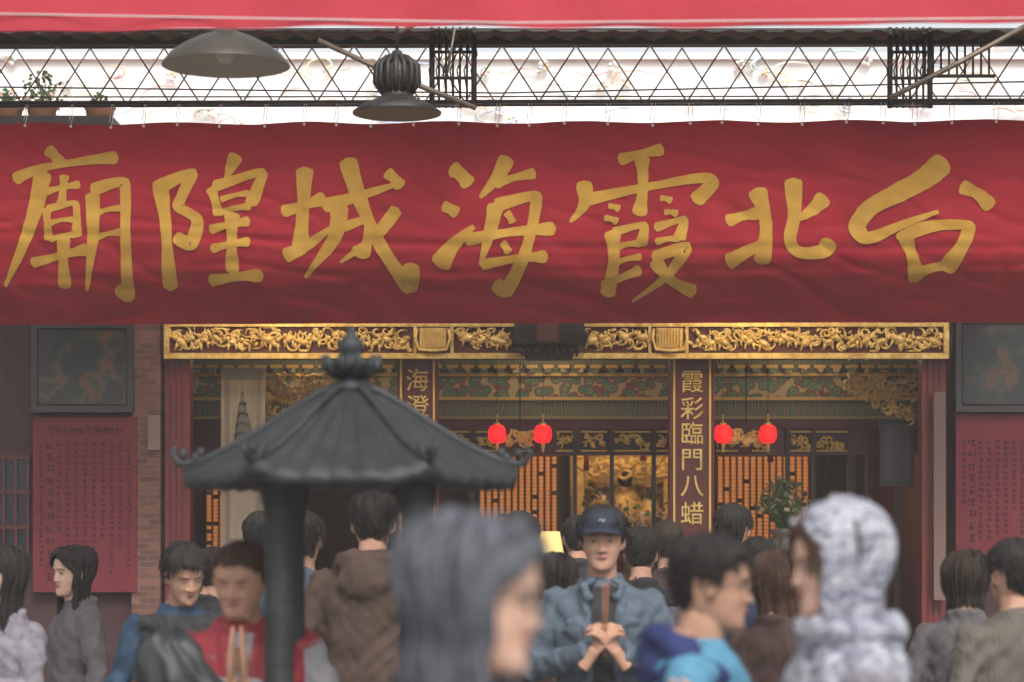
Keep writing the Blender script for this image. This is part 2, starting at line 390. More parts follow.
    h.matrix_local=Matrix.Translation((0,-.01-.04*math.sin(math.radians(hpit)),1.49))@Euler((math.radians(hpit),math.radians(roll),math.radians(hy)),'XYZ').to_matrix().to_4x4()
    wide=1.14 if kind=='big' else 1
    face_parts(h,kind,hair,closed)
    if style=='short': hair_shell(h,hair,hcover,seed=u,wide=wide,dz=dz,fr=fr); wisps(h,hair,420,int(u),wide,hcover)
    elif style=='crop': hair_shell(h,hair,.006,seed=u,wide=wide,rough=.5,dz=dz); wisps(h,hair,420,int(u),wide,.004,(.008,.018))
    elif style=='long': hair_shell(h,hair,hcover*.7,seed=u,fr=fr); long_hair(h,hair,430,hairlen,int(u))
    elif style=='bun': hair_shell(h,hair,hcover*.8,seed=u,rough=.7)
    return r_,h
M_navy=mat('navy_cloth',(.015,.02,.06),.85,0,(.02,.03,.08),20); M_blk=mat('black_cloth',(.015,.015,.018),.85,0,(.03,.028,.03),20)
M_grey=mat('grey_knit',(.11,.095,.10),.9,0,(.07,.062,.068),30,.3,150); M_brn=mat('brown_jacket',(.075,.045,.033),.8,0,(.05,.03,.023),12,.2,90); M_dbr=mat('dark_brown_coat',(.045,.022,.018),.8,0,(.03,.015,.013),12)
M_denim=mat('denim',(.058,.080,.108),.85,0,(.095,.122,.155),26,.3,220); M_ltb=mat('light_blue_shirt',(.09,.26,.38),.8,0,(.07,.21,.32),12)
M_bluej=mat('blue_jacket',(.012,.045,.09),.7,0,(.014,.03,.06),10); M_redv=mat('red_vest',(.28,.02,.03),.6,0,(.21,.015,.025),10)
M_wsh=plaid('plaid_shirt_pale',(.30,.30,.32),(.14,.14,.18),(.2,.16,.16),30); M_pld=plaid('plaid_jacket',(.12,.10,.08),(.05,.045,.04),(.07,.065,.055),22)
M_bluesh=mat('blue_grey_shirt',(.08,.11,.16),.85); M_pale=mat('pale_blouse',(.24,.22,.24),.85,0,(.12,.11,.14),24); M_mblue=mat('royal_blue_hoodie',(.020,.032,.12),.85,0,(.014,.022,.08),12)
M_hoodp=ramp_mat('marbled_silver_fabric',[(0,(.07,.065,.10)),(.38,(.10,.10,.15)),(.45,(.20,.20,.26)),(.50,(.40,.42,.45)),(.56,(.30,.30,.34)),(.62,(.13,.12,.17)),(1,(.34,.35,.39))],'NOISE',18,.6,const=False,stretch=(1,1,1.8),dist=1.6)
person('standing_woman',2,8.6,545,-35,M_pale,armL=((.25,-.06,1.13),(.08,-.25,1.22)),kind='f',skin=M_skin2,style='long',hairlen=.33,hy=-10)
person('standing_woman',76,10.3,545,-62,M_grey,kind='f',skin=M_skin2,style='long',hairlen=.33,hy=14,hpit=5,hair=M_hair,roll=4)
def shouldersx(mb,top):
    for sx in (-1,1): mb.ell((sx*.12,-.02,1.385),(.085,.10,.045),M_blk,16,10); mb.tube([(sx*.235,.03,1.30),(sx*.275,.03,1.15)],[.012,.012],M_redv,8)
person('man_in_blue_jacket',181,9.1,541,22,M_bluej,style='short',hpit=24,hy=5,inner=M_blk,innerw=.075,build=1.05,extra=shouldersx,dz=.004,fr=.02,closed=True,roll=-4)
def vestx(mb,top):
    for sx in (-1,1): mb.tube([(sx*.095,-.13,1.0),(sx*.10,-.14,1.2),(sx*.09,-.12,1.36)],[.006]*3,M_pale,6)
r_,h=person('praying_man',243,7.2,540,3,M_redv,armL='pray',armR='pray',kind='big',style='crop',hair=M_hairb,hpit=18,hy=-16,inner=M_wsh,innerw=.035,sleeve=M_wsh,build=1.18,vox=.011,extra=vestx,hcover=.008,closed=True,roll=3)
person('standing_man',303,10.6,512,172,M_bluesh,style='short',build=1.05,hair=M_hairs)
person('standing_man',372,9.4,490,172,M_brn,style='short',hood_down=True,build=1.08,hy=8,hpit=6)
person('standing_woman',556,9.8,552,170,M_dbr,kind='f',style='long',hairlen=.25,hair=M_hairs)
person('standing_woman',520,11.8,512,185,M_blk,kind='f',style='short',vox=.016)
person('standing_man',641,11.2,528,178,M_blk,style='short',vox=.016,hpit=10)
person('standing_man',668,12.0,520,185,M_dbr,style='crop',vox=.016,hair=M_hairs)
person('standing_man',733,12.4,505,160,M_blk,style='short',vox=.016)
person('standing_woman',498,11.0,538,160,M_dbr,kind='f',style='long',hairlen=.22,vox=.016)
person('standing_man',578,12.7,514,178,M_blk,style='crop',vox=.016)
person('standing_man',758,10.9,538,195,M_navy,style='short',vox=.016)
person('standing_woman',212,11.3,548,150,M_blk,kind='f',style='short',vox=.016)
person('standing_woman',822,11.6,535,175,M_dbr,kind='f',style='long',hairlen=.22,vox=.016)
person('standing_man',262,12.2,512,170,M_dbr,style='short',vox=.016)
person('standing_woman',700,11.0,548,190,M_grey,kind='f',style='long',hairlen=.2,vox=.016,hair=M_hairs)
def denimx(mb,top):
    for sx in (-1,1):
        mb.ell((sx*.10,-.118,1.27),(.045,.012,.035),top,12,8); mb.ell((sx*.10,-.126,1.30),(.047,.012,.012),top,12,8)
        mb.tube([(sx*.03,-.085,1.46),(sx*.075,-.105,1.43),(sx*.05,-.13,1.38),(sx*.03,-.12,1.40)],[.01,.016,.01,.006],top,8)
r_,h=person('man_in_cap',602,8.8,506,0,M_denim,armL='hold',armR='hold',style='short',hpit=6,hy=-3,inner=M_blk,innerw=.05,extra=denimx,build=1.04,vox=.010,hcover=.012)
b=MB(); M_cap=mat('navy_cap',(.015,.02,.035),.85,0,(.02,.026,.045),20)
rs=[]
for z in [.158,.165,.18,.195,.21,.222,.232,.239,.242]:
    k=(z-.158)/(.242-.158); s_=math.sqrt(max(0.0,1-k**2.6))*1.0+.02; rs.append([( .088*s_*math.sin(2*math.pi*i/48),.008-.107*s_*math.cos(2*math.pi*i/48),z) for i in range(48)])
b.rings(rs,M_cap)
vs=[];fs=[]
for i in range(17):
    a=math.radians(-62+124*i/16)
    for e in (0,.35,.7,1):
        x=.088*math.sin(a)*(1+.02*e); y=.008-.105*math.cos(a)-e*.055*math.cos(a*1.25)
        for t_ in (0,1): vs.append((x,y,.168-.008*e-.018*(x/.08)**2*(.3+e)-.004*t_))
for i in range(16):
    for j in range(3):
        a=i*8+j*2; fs+= [(a,a+8,a+10,a+2),(a+1,a+3,a+11,a+9)]
    fs.append((i*8+6,i*8+14,i*8+15,i*8+7))
b.add(vs,fs,M_cap); b.ell((0,.008,.244),(.007,.007,.004),M_cap,10,6)
b.tube([(-.012,-.100,.192),(-.004,-.100,.201),(.004,-.100,.191),(.012,-.099,.200)],.0025,mat('cap_mark',(.45,.45,.47),.6),6)
b.obj('baseball_cap',h)
b=MB(); M_inc=mat('incense_stick',(.35,.12,.05),.8)
for k in range(3): b.tube([(.004*k-.004,-.300,1.18),(.01*k-.01,-.345,1.45)],.0018,M_inc,5)
b.obj('incense_sticks',r_)
M_gl=mat('glasses_frame',(.03,.03,.035),.3,.3)
def cyanx(mb,top):
    for sx in (-1,1): mb.ell((sx*.12,.01,1.36),(.09,.10,.06),M_mblue,18,12)
r_,h=person('man_with_glasses',703,5.6,534,78,M_ltb,style='short',hpit=6,hy=4,hood_down=True,hood_mat=M_mblue,vox=.010,build=1.08,sleeve=M_ltb,dz=.006,fr=.01,extra=cyanx)
glasses(h,M_gl)
person('standing_woman',778,8.2,550,150,M_dbr,kind='f',style='long',hair=M_hairb,hairlen=.3)
def puffer(mb,top):
    mb.tube([(.10*math.cos(a),.012+.095*math.sin(a),1.46) for a in [j*2*math.pi/24 for j in range(25)]],.034,top,10)
r_,h=person('hooded_person',846,5.1,508,-80,M_hoodp,armR=((.26,-.08,1.13),(.10,-.30,1.24)),armL=((.26,-.06,1.13),(.10,-.28,1.2)),kind='f',skin=M_skin2,style='bun',hair=M_hairb,hpit=6,build=1.12,vox=.010,extra=puffer,sleeve=M_pale,fr=.012)
long_hair(h,M_hairb,160,.13,5,vol=.016,fwd=50)
b=MB(); n=96; rs=[]
zs=list(np.linspace(-.09,.2,40))+[.207,.213,.219,.225,.229,.2298]
for z in zs:
    ring=[]
    for i in range(n):
        th=2*math.pi*i/n; a=math.degrees(min(th,2*math.pi-th)); zz=max(z,.05); p=hp(zz,th); p.z=z
        if z<.05: p=Vector((p.x*1.02,p.y if p.y>0 else p.y*(.9),z))
        nrm=(p-Vector((0,.005,max(.05,min(z,.12))))).normalized()
        op=58 if z<.17 else 58-(z-.17)/.05*50
        if z<.02: op=58*(max(0,(z+.02))/.04)
        k=min(1,max(0,(a-op)/9+ (1 if op<=0 else 0))); k=k*k*(3-2*k)
        fold=1-abs(noise.noise(Vector((math.sin(th)*3+z*9,math.cos(th)*3-z*5,z*9))))*3.2
        puff=.028+.004*noise.noise(Vector((math.sin(th)*4,math.cos(th)*4,z*9)))+.0035*fold
        if a>120: puff+=.012*math.sin(math.radians(a-120)*1.5)
        dp=-.014 if (a>60 or z>.2) else -.036
        ring.append(p+nrm*(dp*(1-k)+k*puff))
    rs.append(ring)
b.rings(rs,M_hoodp)
edge=[]
for t in range(25):
    z=.0+.205*t/24; op=58 if z<.17 else 58-(z-.17)/.05*50
    edge.append((z,op+6))
pr_=[hp(max(z,.05),math.radians(o_)) for z,o_ in edge]
path=[Vector((p.x+.022*math.sin(math.radians(o_)),p.y-.022*math.cos(math.radians(o_)),z+ (.016 if z>.19 else 0))) for p,(z,o_) in zip(pr_,edge)]
b.tube(path,.009,M_hoodp,8); b.tube([Vector((-p.x,p.y,p.z)) for p in path],.009,M_hoodp,8)
b.obj('hood',h)
b=MB(); b.ell((.0,-.36,1.17),(.05,.04,.035),mat('orange_paper_offering',(.75,.35,.05),.6,0,(.7,.5,.15),20),20,12); b.tube([(-.03,-.36,1.2),(.0,-.37,1.215),(.04,-.35,1.2)],[.012,.018,.01],M_skin)
b.obj('orange_offering',r_)
def strap(mb,top): mb.tube([(.13,.10,1.0),(.06,.135,1.2),(-.06,.12,1.38),(-.1,.05,1.43),(-.09,-.08,1.36),(.0,-.13,1.2)],.012,M_dbr,8)
person('standing_woman',966,9.0,550,168,M_grey,kind='f',style='long',hairlen=.24,hair=M_hairs,extra=strap,hy=10)
person('man_in_plaid_jacket',1014,8.0,540,205,M_pld,style='short',build=1.1)
r_,h=person('woman_with_glasses',458,3.4,513,74,M_blk,armR='down',armL=((.27,-.10,1.13),(.24,-.22,1.22)),kind='f',skin=M_skin2,style='bun',hair=M_hairg,hairlen=.5,hpit=8,hy=4,vox=.011,hcover=.012)
long_hair(h,M_hairg,900,.5,77,r=.0024,vol=.018,fwd=74)
glasses(h,M_gl)
run_jobs()
# palette
M_gold=mat('gilded_wood',(.92,.66,.22),.42,.25,(.55,.31,.08),25,.4,90)
M_goldp=mat('gold_paint',(.72,.46,.12),.55,.1)
M_dred=mat('dark_red_lacquer',(.10,.012,.012),.35,0,(.06,.01,.01),5)
M_red=mat('red_lacquer',(.17,.018,.017),.4,0,(.11,.013,.013),5)
M_dark=mat('dark_wood',(.03,.018,.014),.5,0,(.055,.03,.02),12)
M_green=ramp_mat('painted_beam',[(0,(.04,.17,.13)),(.22,(.45,.34,.12)),(.30,(.07,.22,.16)),(.5,(.28,.06,.03)),(.62,(.5,.42,.22))],'VORONOI',18,.6)
M_green2=ramp_mat('painted_beam_scroll',[(0,(.05,.16,.12)),(.35,(.14,.24,.15)),(.6,(.4,.31,.12)),(.8,(.2,.06,.04))],'WAVE',9,.6)
M_wall=mat('temple_wall_plaster',(.055,.022,.024),.8,0,(.038,.016,.018),4,.2,40)
M_iron=mat('black_iron',(.02,.018,.018),.5,.3,(.04,.032,.028),20)
M_steel=mat('galvanised_steel',(.20,.155,.12),.5,.5,(.12,.09,.07),18)
M_rod=mat('rusty_truss_rod',(.07,.05,.04),.6,.3,(.12,.085,.065),18)
# ================================================================ GROUND
g=MB()
M_pave=mat('stone_paving',(.16,.15,.14),.8,0,(.22,.21,.19),3,.3,30)
g.add([(-150,-100,0),(150,-100,0),(150,200,0),(-150,200,0)],[(0,1,2,3)],mat('asphalt_ground',(.05,.05,.05),.9,0,(.065,.062,.06),2,.3,50),False)
g.obj('ground')
g=MB()
for i in range(-9,10):
    for j in range(0,22):
        g.box((i*.6-.297,j*.6+.003,.004),(i*.6+.297,j*.6+.597,.03),M_pave)
g.obj('plaza_paving')
# ================================================================ TEMPLE
T=root('temple_building')
D=14.0
def fb(mb,u0,v0,u1,v1,d,th,m):
    a=W(u0,v0,d);b=W(u1,v1,d); mb.box((a.x,d,a.z),(b.x,d+th,b.z),m)
def carve(mb,x0,x1,z0,z1,y,n,m,rr,seed,rad=.0055):
    q=random.Random(seed)
    for i in range(n):
        cx=x0+(x1-x0)*(i+.5+q.uniform(-.4,.4))/n; cz=q.uniform(z0+.15*(z1-z0),z1-.15*(z1-z0)); Rr=q.uniform(*rr)
        a0=q.uniform(0,6.28);dr=q.choice((-1,1));tn=q.uniform(2.5,7)
        pts=[];rd=[]
        for k in range(13):
            t=k/12; r=Rr*(1-.8*t); a=a0+dr*tn*t
            pts.append((min(max(cx+r*math.cos(a)*1.2,x0),x1),y-.012*t-q.uniform(0,.002),min(max(cz+r*math.sin(a),z0),z1))); rd.append(rad*(.5+1.1*math.sin(math.pi*min(t*1.1,1))**.7) if t<.9 else rad*.5)
        mb.tube(pts,rd,m,6)
        if q.random()<.7:
            rot=Euler((0,q.uniform(0,3.1),0)).to_matrix()
            mb.ell((cx+q.uniform(-.02,.02),y-.006,cz+q.uniform(-.02,.02)),(q.uniform(.008,.022),.009,q.uniform(.006,.012)),m,8,6,rot)
b=MB()
b.box((-4.2,13.9,.0),(4.2,19.6,.16),mat('granite_plinth',(.2,.19,.18),.7,0,(.28,.26,.24),20))
zt=3.5
xl=W(165,0,D).x; xr=W(948,0,D).x
b.box((-4.2,14.02,.16),(W(133,0,D).x,14.3,zt),M_wall)
b.box((xr+.03,14.02,.16),(4.2,14.3,zt),M_wall)
b.box((-4.2,14.3,.16),(-4.0,19.4,zt),M_wall); b.box((4.0,14.3,.16),(4.2,19.4,zt),M_wall)
b.box((-4.2,19.4,.16),(4.2,19.6,zt),M_wall)
b.box((-4.2,14.02,zt),(4.2,19.6,zt+.1),M_dark)
b.box((-2.5,14.3,.16),(-2.38,19.4,zt),M_dred); b.box((2.55,14.3,.16),(2.67,19.4,zt),M_dred)
b.box((xl-.02,14.03,W(0,322,D).z),(xr+.03,14.3,zt),M_wall)
b.box((-2.38,14.3,2.95),(2.55,19.4,3.0),M_dark)
b.obj('walls',T)
M_brick=bpy.data.materials.new('red_brick'); M_brick.use_nodes=True
nt=M_brick.node_tree; br=nt.nodes.new('ShaderNodeTexBrick'); tc=nt.nodes.new('ShaderNodeTexCoord'); mp=nt.nodes.new('ShaderNodeMapping'); mp.inputs['Rotation'].default_value=(math.pi/2,0,0)
nt.links.new(tc.outputs['Object'],mp.inputs[0]); nt.links.new(mp.outputs[0],br.inputs['Vector'])
br.inputs['Scale'].default_value=8; br.inputs['Color1'].default_value=(.19,.08,.055,1); br.inputs['Color2'].default_value=(.10,.042,.034,1); br.inputs['Mortar'].default_value=(.14,.105,.09,1); br.inputs['Mortar Size'].default_value=.02
br.inputs['Brick Width'].default_value=.8; br.inputs['Row Height'].default_value=.28
nt.links.new(br.outputs[0],nt.nodes['Principled BSDF'].inputs['Base Color']); nt.nodes['Principled BSDF'].inputs['Roughness'].default_value=.9
b=MB(); b.box((W(133,0,D).x,13.95,.16),(xl-.02,14.32,zt),M_brick); b.obj('brick_pier',T)
b=MB()
a=W(165,322,D); c=W(948,358,D)
b.box((a.x,13.93,c.z),(c.x,14.03,a.z),mat('lintel_ground',(.10,.02,.015),.6))
for v0,v1 in ((321,326.5),(353,358.5)): fb(b,164,v0,949,v1,13.90,.05,M_gold)
for u in (164,944): fb(b,u,326.6,u+5,352.9,13.895,.05,M_gold)
for u in (415,452,650,687): fb(b,u-1.5,326.6,u+1.5,352.9,13.9,.03,M_gold)
zz0=W(0,352,D).z;zz1=W(0,328,D).z
for (u0,u1,n,sd) in ((172,412,95,1),(456,515,26,2),(583,646,28,3),(690,942,98,4)):
    carve(b,W(u0,0,D).x,W(u1,0,D).x,zz0,zz1,13.922,n,M_gold,(.018,.05),sd,.0050)
q=random.Random(5)
for u0,u1,n in ((175,410,17),(690,940,18),(458,512,4),(586,645,4)):
    for i in range(n):
        u=u0+(u1-u0)*(i+.5+q.uniform(-.35,.35))/n; p=W(u,342+q.uniform(-4,3),D); s=q.uniform(.7,1.3)
        b.ell((p.x,13.915,p.z),(.035*s,.022,.018*s),M_gold,10,8,Euler((0,q.uniform(-.8,.8),0)).to_matrix())
        f=q.choice((-1,1)); b.ell((p.x+f*.03*s,13.905,p.z+.022),(.014,.014,.014),M_gold,8,6); b.tube([(p.x-f*.03*s,13.91,p.z),(p.x-f*.05*s,13.905,p.z+.02),(p.x-f*.045*s,13.905,p.z+.045)],[.008,.006,.003],M_gold,6)
        for k in (-1,1): b.tube([(p.x+k*.02,13.915,p.z),(p.x+k*.03*s,13.91,p.z-.045)],[.009,.006],M_gold,6)
for u in (433.5,668.5):
    p=W(u,340,D)
    b.rings([[(p.x-.075,13.89,p.z+z),(p.x+.075,13.89,p.z+z),(p.x+.085,13.93,p.z+z),(p.x-.085,13.93,p.z+z)] for z in (-.06,.06)],M_gold,False)
    for k in range(8): b.box((p.x-.062+k*.017,13.878,p.z-.05),(p.x-.055+k*.017,13.889,p.z+.05),M_goldp)
    b.tube([(p.x-.09,13.89,p.z+.055),(p.x-.1,13.885,p.z+.0),(p.x-.08,13.89,p.z-.065),(p.x,13.88,p.z-.072),(p.x+.08,13.89,p.z-.065),(p.x+.1,13.885,p.z),(p.x+.09,13.89,p.z+.055)],.009,M_gold)
b.obj('gilded_lintel',T)
b=MB()
for u0,u1,d in ((165,190,13.98),(922,946,13.98),(850,856,15.0),(868,873,15.0)):
    a=W(u0,358.6,d);c=W(u1,0,d); b.box((a.x,d,.16),(c.x,d+.14,a.z),M_red if d<14.5 else M_dark)
for u in (170,176,182,928,934,940):
    p=W(u,0,13.98); b.box((p.x-.004,13.972,.16),(p.x+.004,13.99,W(0,360,D).z),M_dred)
b.obj('door_posts',T)
M_plq=mat('couplet_board_lacquer',(.12,.02,.015),.4,0,(.09,.015,.012),6)
for (u0,u1,txt,vs,nm) in ((399,436,'海澄',(382,408),'couplet_column'),(672,712,'霞彩臨門八蜡',(383,410,435,461,487,515),'couplet_column')):
    b=MB(); d=14.05; a=W(u0,359,d);c=W(u1,0,d)
    b.box((a.x,d,.16),(c.x,d+.2,a.z-.002),M_plq)
    for x in (a.x+.006,c.x-.018): b.box((x,d-.012,.16),(x+.012,d,a.z-.004),M_goldp)
    for x in (a.x-.012,c.x+.002): b.box((x,d-.006,.16),(x+.01,d+.18,a.z-.004),M_red)
    o=b.obj(nm,T)
    for ch,v in zip(txt,vs):
        p=W((u0+u1)/2,v,d-.004); text(ch,(p.x,d-.006,p.z),.140,M_gold,'couplet_character',o,.0005)
b=MB()
d=14.9
fb(b,190,360,925,373,d,.15,M_green2); fb(b,190,373,925,376,d-.02,.15,M_goldp)
fb(b,190,377,925,397,d+.02,.15,M_green); fb(b,190,397,925,400,d-.01,.15,M_goldp)
fb(b,190,400,925,416,d+.03,.15,M_green2); fb(b,190,416,925,419,d,.15,mat('beam_trim',(.35,.28,.14),.6))
fb(b,190,419,925,428,d+.05,.12,M_red)
fb(b,190,428,925,455,d+.08,.08,M_dred)
for k in range(46):
    u=196+k*16; p=W(u,368,d-.05); b.box((p.x-.02,d-.07,p.z-.03),(p.x+.02,d-.003,p.z+.0),M_green); b.box((p.x-.035,d-.05,p.z+.0),(p.x+.035,d-.003,p.z+.02),M_goldp)
for (u0,u1) in ((440,470),(476,500),(520,532),(556,574),(581,607),(614,651),(655,668),(716,738),(752,770),(790,812),(816,848)):
    fb(b,u0,431,u1,451,d+.06,.019,M_dark)
    for vv in (431,450): fb(b,u0,vv,u1,vv+1.5,d+.045,.014,M_goldp)
    a=W(u0+2,449,d);c=W(u1-2,433,d); carve(b,a.x,c.x,a.z,c.z,d+.05,max(4,int((u1-u0)/2.5)),M_gold,(.012,.03),int(u0),.005)
for u in (470,573,610,652,786,812,848):
    fb(b,u,428,u+4,700,d+.03,.06,M_dark)
b.obj('painted_beams',T)
b=MB()
for (u0,u1,v0,v1,sgn) in ((268,345,374,425,1),(846,914,376,424,-1)):
    q=random.Random(u0)
    for i in range(80):
        u=q.uniform(u0,u1); t=(u-u0)/(u1-u0); t=t if sgn>0 else 1-t
        vmax=v1-(v1-v0)*t*.75; v=q.uniform(v0,vmax); p=W(u,v,14.4)
        a0=q.uniform(0,6);Rr=q.uniform(.02,.045)
        b.tube([(p.x+Rr*(1-k/9)*math.cos(a0+k*.6),14.4-.004*k-q.random()*.01,p.z+Rr*(1-k/9)*math.sin(a0+k*.6)) for k in range(8)],[.005,.008,.009,.009,.009,.008,.007,.004],M_gold,6)
b.obj('gilded_corner_brackets',T)
M_door=mat('pale_door_timber',(.29,.22,.15),.6,0,(.22,.16,.11),7,.2,30,stretch=(4,4,.6))
b=MB(); d=14.08
a=W(221,368,d);c=W(265,0,d); b.box((a.x,d,.2),(c.x,d+.05,a.z),M_door)
M_mld=mat('door_moulding',(.17,.13,.09),.6)
for (v0,v1) in ((376,470),(478,540)):
    for (u0,u1) in ((226,229),(257,260)): fb(b,u0,v0,u1,v1,d-.012,.011,M_mld)
    fb(b,226,v0-1,260,v0+2,d-.014,.013,M_mld); fb(b,226,v1-2,260,v1+1,d-.014,.013,M_mld)
M_rel=mat('door_relief',(.10,.09,.07),.6)
p=W(243,425,d); b.tube([(p.x,d-.005,p.z-.22),(p.x+.005,d-.01,p.z-.05),(p.x-.005,d-.006,p.z+.1),(p.x,d-.006,p.z+.2)],[.055,.05,.02,.003],M_rel,8,.15)
for k in range(6): b.tube([(p.x-.07+.01*k,d-.012,p.z-.18+k*.06),(p.x,d-.02,p.z-.16+k*.06),(p.x+.07-.01*k,d-.012,p.z-.18+k*.06)],.006,M_rel,6)
b.obj('door_leaf',T)
b=MB(); p=W(549,340,13.7)
def rr_(w,dp,z): return [(p.x-w,13.7-dp,z),(p.x+w,13.7-dp,z),(p.x+w,13.7+dp,z),(p.x-w,13.7+dp,z)]
M_bw=mat('blackened_carved_wood',(.018,.013,.012),.5,0,(.035,.02,.016),20,.4,60)
b.rings([rr_(.19,.12,p.z+.16),rr_(.2,.13,p.z+.04),rr_(.2,.13,p.z-.03),rr_(.15,.1,p.z-.05),rr_(.13,.09,p.z-.11)],M_bw,False)
b.box((p.x-.07,13.555,p.z-.02),(p.x+.05,13.6,p.z+.12),mat('plaque_red',(.14,.05,.04),.6))
for s_ in (-1,1): b.tube([(p.x+s_*.19,13.6,p.z-.04),(p.x+s_*.21,13.58,p.z+.02),(p.x+s_*.17,13.58,p.z+.06)],.015,M_iron)
for k in range(9): b.tube([(p.x-.16+k*.04,13.585,p.z-.055),(p.x-.15+k*.038,13.6,p.z-.1)],[.014,.006],M_bw,6)
b.obj('hanging_plaque',T)
M_tile=mat('clay_roof_tile',(.22,.08,.05),.6,0,(.3,.12,.07),6)
b=MB()
n=70
for i in range(n):
    x=-4.6+9.2*i/(n-1)
    b.tube([(x,13.35,3.62),(x,14.2,3.74),(x,15.3,4.0),(x,16.4,4.30)],.055,M_tile,8)
b.box((-4.6,13.35,3.5),(4.6,13.45,3.6),M_dred)
b.add([(-4.6,13.4,3.58),(4.6,13.4,3.58),(4.6,16.4,4.26),(-4.6,16.4,4.26)],[(0,1,2,3)],M_tile,False)
b.add([(-4.6,16.7,4.28),(4.6,16.7,4.28),(4.6,19.9,3.5),(-4.6,19.9,3.5)],[(0,1,2,3)],M_tile,False)
b.obj('tiled_roof',T)
M_white=mat('white_plaster',(.90,.89,.88),.8,0,(.87,.86,.85),5)  # ridge kept near white to imitate a blown-out background
b=MB(); b.box((-4.6,16.45,4.2),(4.6,16.7,4.86),M_white); b.box((-4.6,16.4,4.86),(4.6,16.75,4.90),mat('ridge_cap',(.87,.84,.82),.6))
cols=[mat('ceramic_'+n_,c,.5,0) for n_,c in (('rose',(.82,.50,.48)),('jade',(.58,.76,.68)),('yellow',(.86,.76,.5)),('blue',(.55,.64,.82)),('cream',(.87,.84,.80)),('white',(.88,.88,.88)),('orange',(.82,.56,.42)),('olive',(.58,.63,.50)))]  # pastel tints put the overexposed look into the ornament colours
q=random.Random(11)
for i in range(230):
    x=q.uniform(-4.5,4.5); z=q.uniform(4.35,5.0)
    y=16.42 if z<4.86 else 16.55; m=q.choice(cols); Rr=q.uniform(.03,.12);a0=q.uniform(0,6);dr=q.choice((-1,1))
    if z>4.86 and q.random()<.6: continue
    kk=q.uniform(.12,.4)
    b.tube([(x+Rr*2.2*(1-k/12)*math.cos(a0+dr*k*kk),y-.01-.003*k,z+Rr*(1-k/12)*math.sin(a0+dr*k*kk)) for k in range(10)],[.003,.005,.006,.007,.007,.006,.006,.005,.004,.002],m,6)
    if q.random()<.2:
        for k in range(5): b.ell((x+.026*math.cos(k*1.257),y-.02,z+.026*math.sin(k*1.257)),(.015,.012,.015),q.choice(cols),8,6)
b.obj('ridge_ornaments',T)
b=MB(); q=random.Random(4); M_leaf=mat('plant_leaf',(.06,.12,.04),.6,0,(.10,.16,.06),20)
M_ter=mat('terracotta',(.35,.16,.1),.8)
for cx,s in ((W(42,0,13.2).x,1.2),(W(100,0,13.2).x,.5),(W(8,0,13.2).x,.7)):
    cz=W(0,110,13.2).z
    b.lathe((cx,13.2,cz-.1),[(.0,0),(.06,0),(.08,.1),(.09,.11),(.07,.11),(.0,.1)],M_ter,16)
    for i in range(int(120*s)):
        a=q.uniform(0,6.28);l=q.uniform(.03,.15)*s;e=q.uniform(.0,1.5)
        p=Vector((cx,13.2,cz+.02))+Vector((math.cos(a)*math.cos(e)*l,math.sin(a)*math.cos(e)*l,math.sin(e)*l)); dd=Vector((q.uniform(-1,1),q.uniform(-1,1),q.uniform(-.3,1))).normalized()*.03
        s_=dd.cross(Vector((0,1,.3))).normalized()*.010; b.add([p,p+dd*.5+s_,p+dd,p+dd*.5-s_],[(0,1,2,3)],M_leaf if q.random()<.85 else cols[6],False)
    for i in range(8): 
        a=q.uniform(0,6.28); b.tube([(cx,13.2,cz-.02),(cx+.06*math.cos(a)*s,13.2+.06*math.sin(a)*s,cz+.1*s)],.004,M_leaf,5)
b.box((W(-30,0,13.2).x,13.0,W(0,122,13.2).z-.05),(W(118,0,13.2).x,13.3,W(0,122,13.2).z+.0),M_iron)
b.obj('potted_plants')
# ---- interior shrine
Z=root('altar_shrine'); b=MB(); d=17.5
M_glow=mat('gilded_altar',(.6,.42,.14),.5,.3,(.35,.2,.05),14,.5,40)
fb(b,570,455,680,700,d+.4,.05,M_glow)
fb(b,572,455,584,700,d,.1,M_gold); fb(b,664,455,676,700,d,.1,M_gold)
a=W(575,480,d);c=W(675,455,d); carve(b,a.x,c.x,a.z,c.z,d,50,M_gold,(.03,.07),3,.009)
a=W(575,560,d);c=W(675,470,d); carve(b,a.x,c.x,a.z,c.z,d+.36,110,M_gold,(.03,.08),31,.010)
for u,v,s_ in ((625,488,1.1),(600,500,.8),(650,500,.8),(612,515,.6),(640,515,.6),(590,520,.5),(660,520,.5)):
    p=W(u,v,d+.15)
    b.tube([(p.x,d+.15,p.z-.35*s_),(p.x,d+.15,p.z-.1*s_),(p.x,d+.15,p.z+.02)],[.16*s_,.12*s_,.05*s_],M_gold,12,.7)
    b.ell((p.x,d+.13,p.z+.06*s_),(.05*s_,.05*s_,.06*s_),M_dark); b.ell((p.x,d+.13,p.z+.13*s_),(.07*s_,.04*s_,.03*s_),M_gold)
b.box((W(560,0,d).x,d-.7,.16),(W(690,0,d).x,d-.1,1.25),M_red)
q=random.Random(21)
for u in (580,592,606,620,634,648,662,676):
    p=W(u,534,d-.4); r0=q.uniform(.015,.03); b.tube([(p.x,d-.4,1.25),(p.x,d-.4,p.z+q.uniform(-.05,.12))],[r0,r0*.8],q.choice((M_red,M_gold,M_dark)),8)
for k in range(320):
    u=q.choice((596,656,626,604))+q.gauss(0,8); v=520+q.gauss(0,11); p=W(u,v,d-.55); s_=Vector((q.uniform(-1,1),q.uniform(-1,1),q.uniform(-1,1)))*.025; w=Vector((q.uniform(-1,1),q.uniform(-1,1),q.uniform(-1,1)))*.025
    b.add([p-s_,p-w,p+s_,p+w],[(0,1,2,3)],q.choice((M_leaf,M_leaf,cols[0],cols[2])),False)
b.obj('shrine',Z)
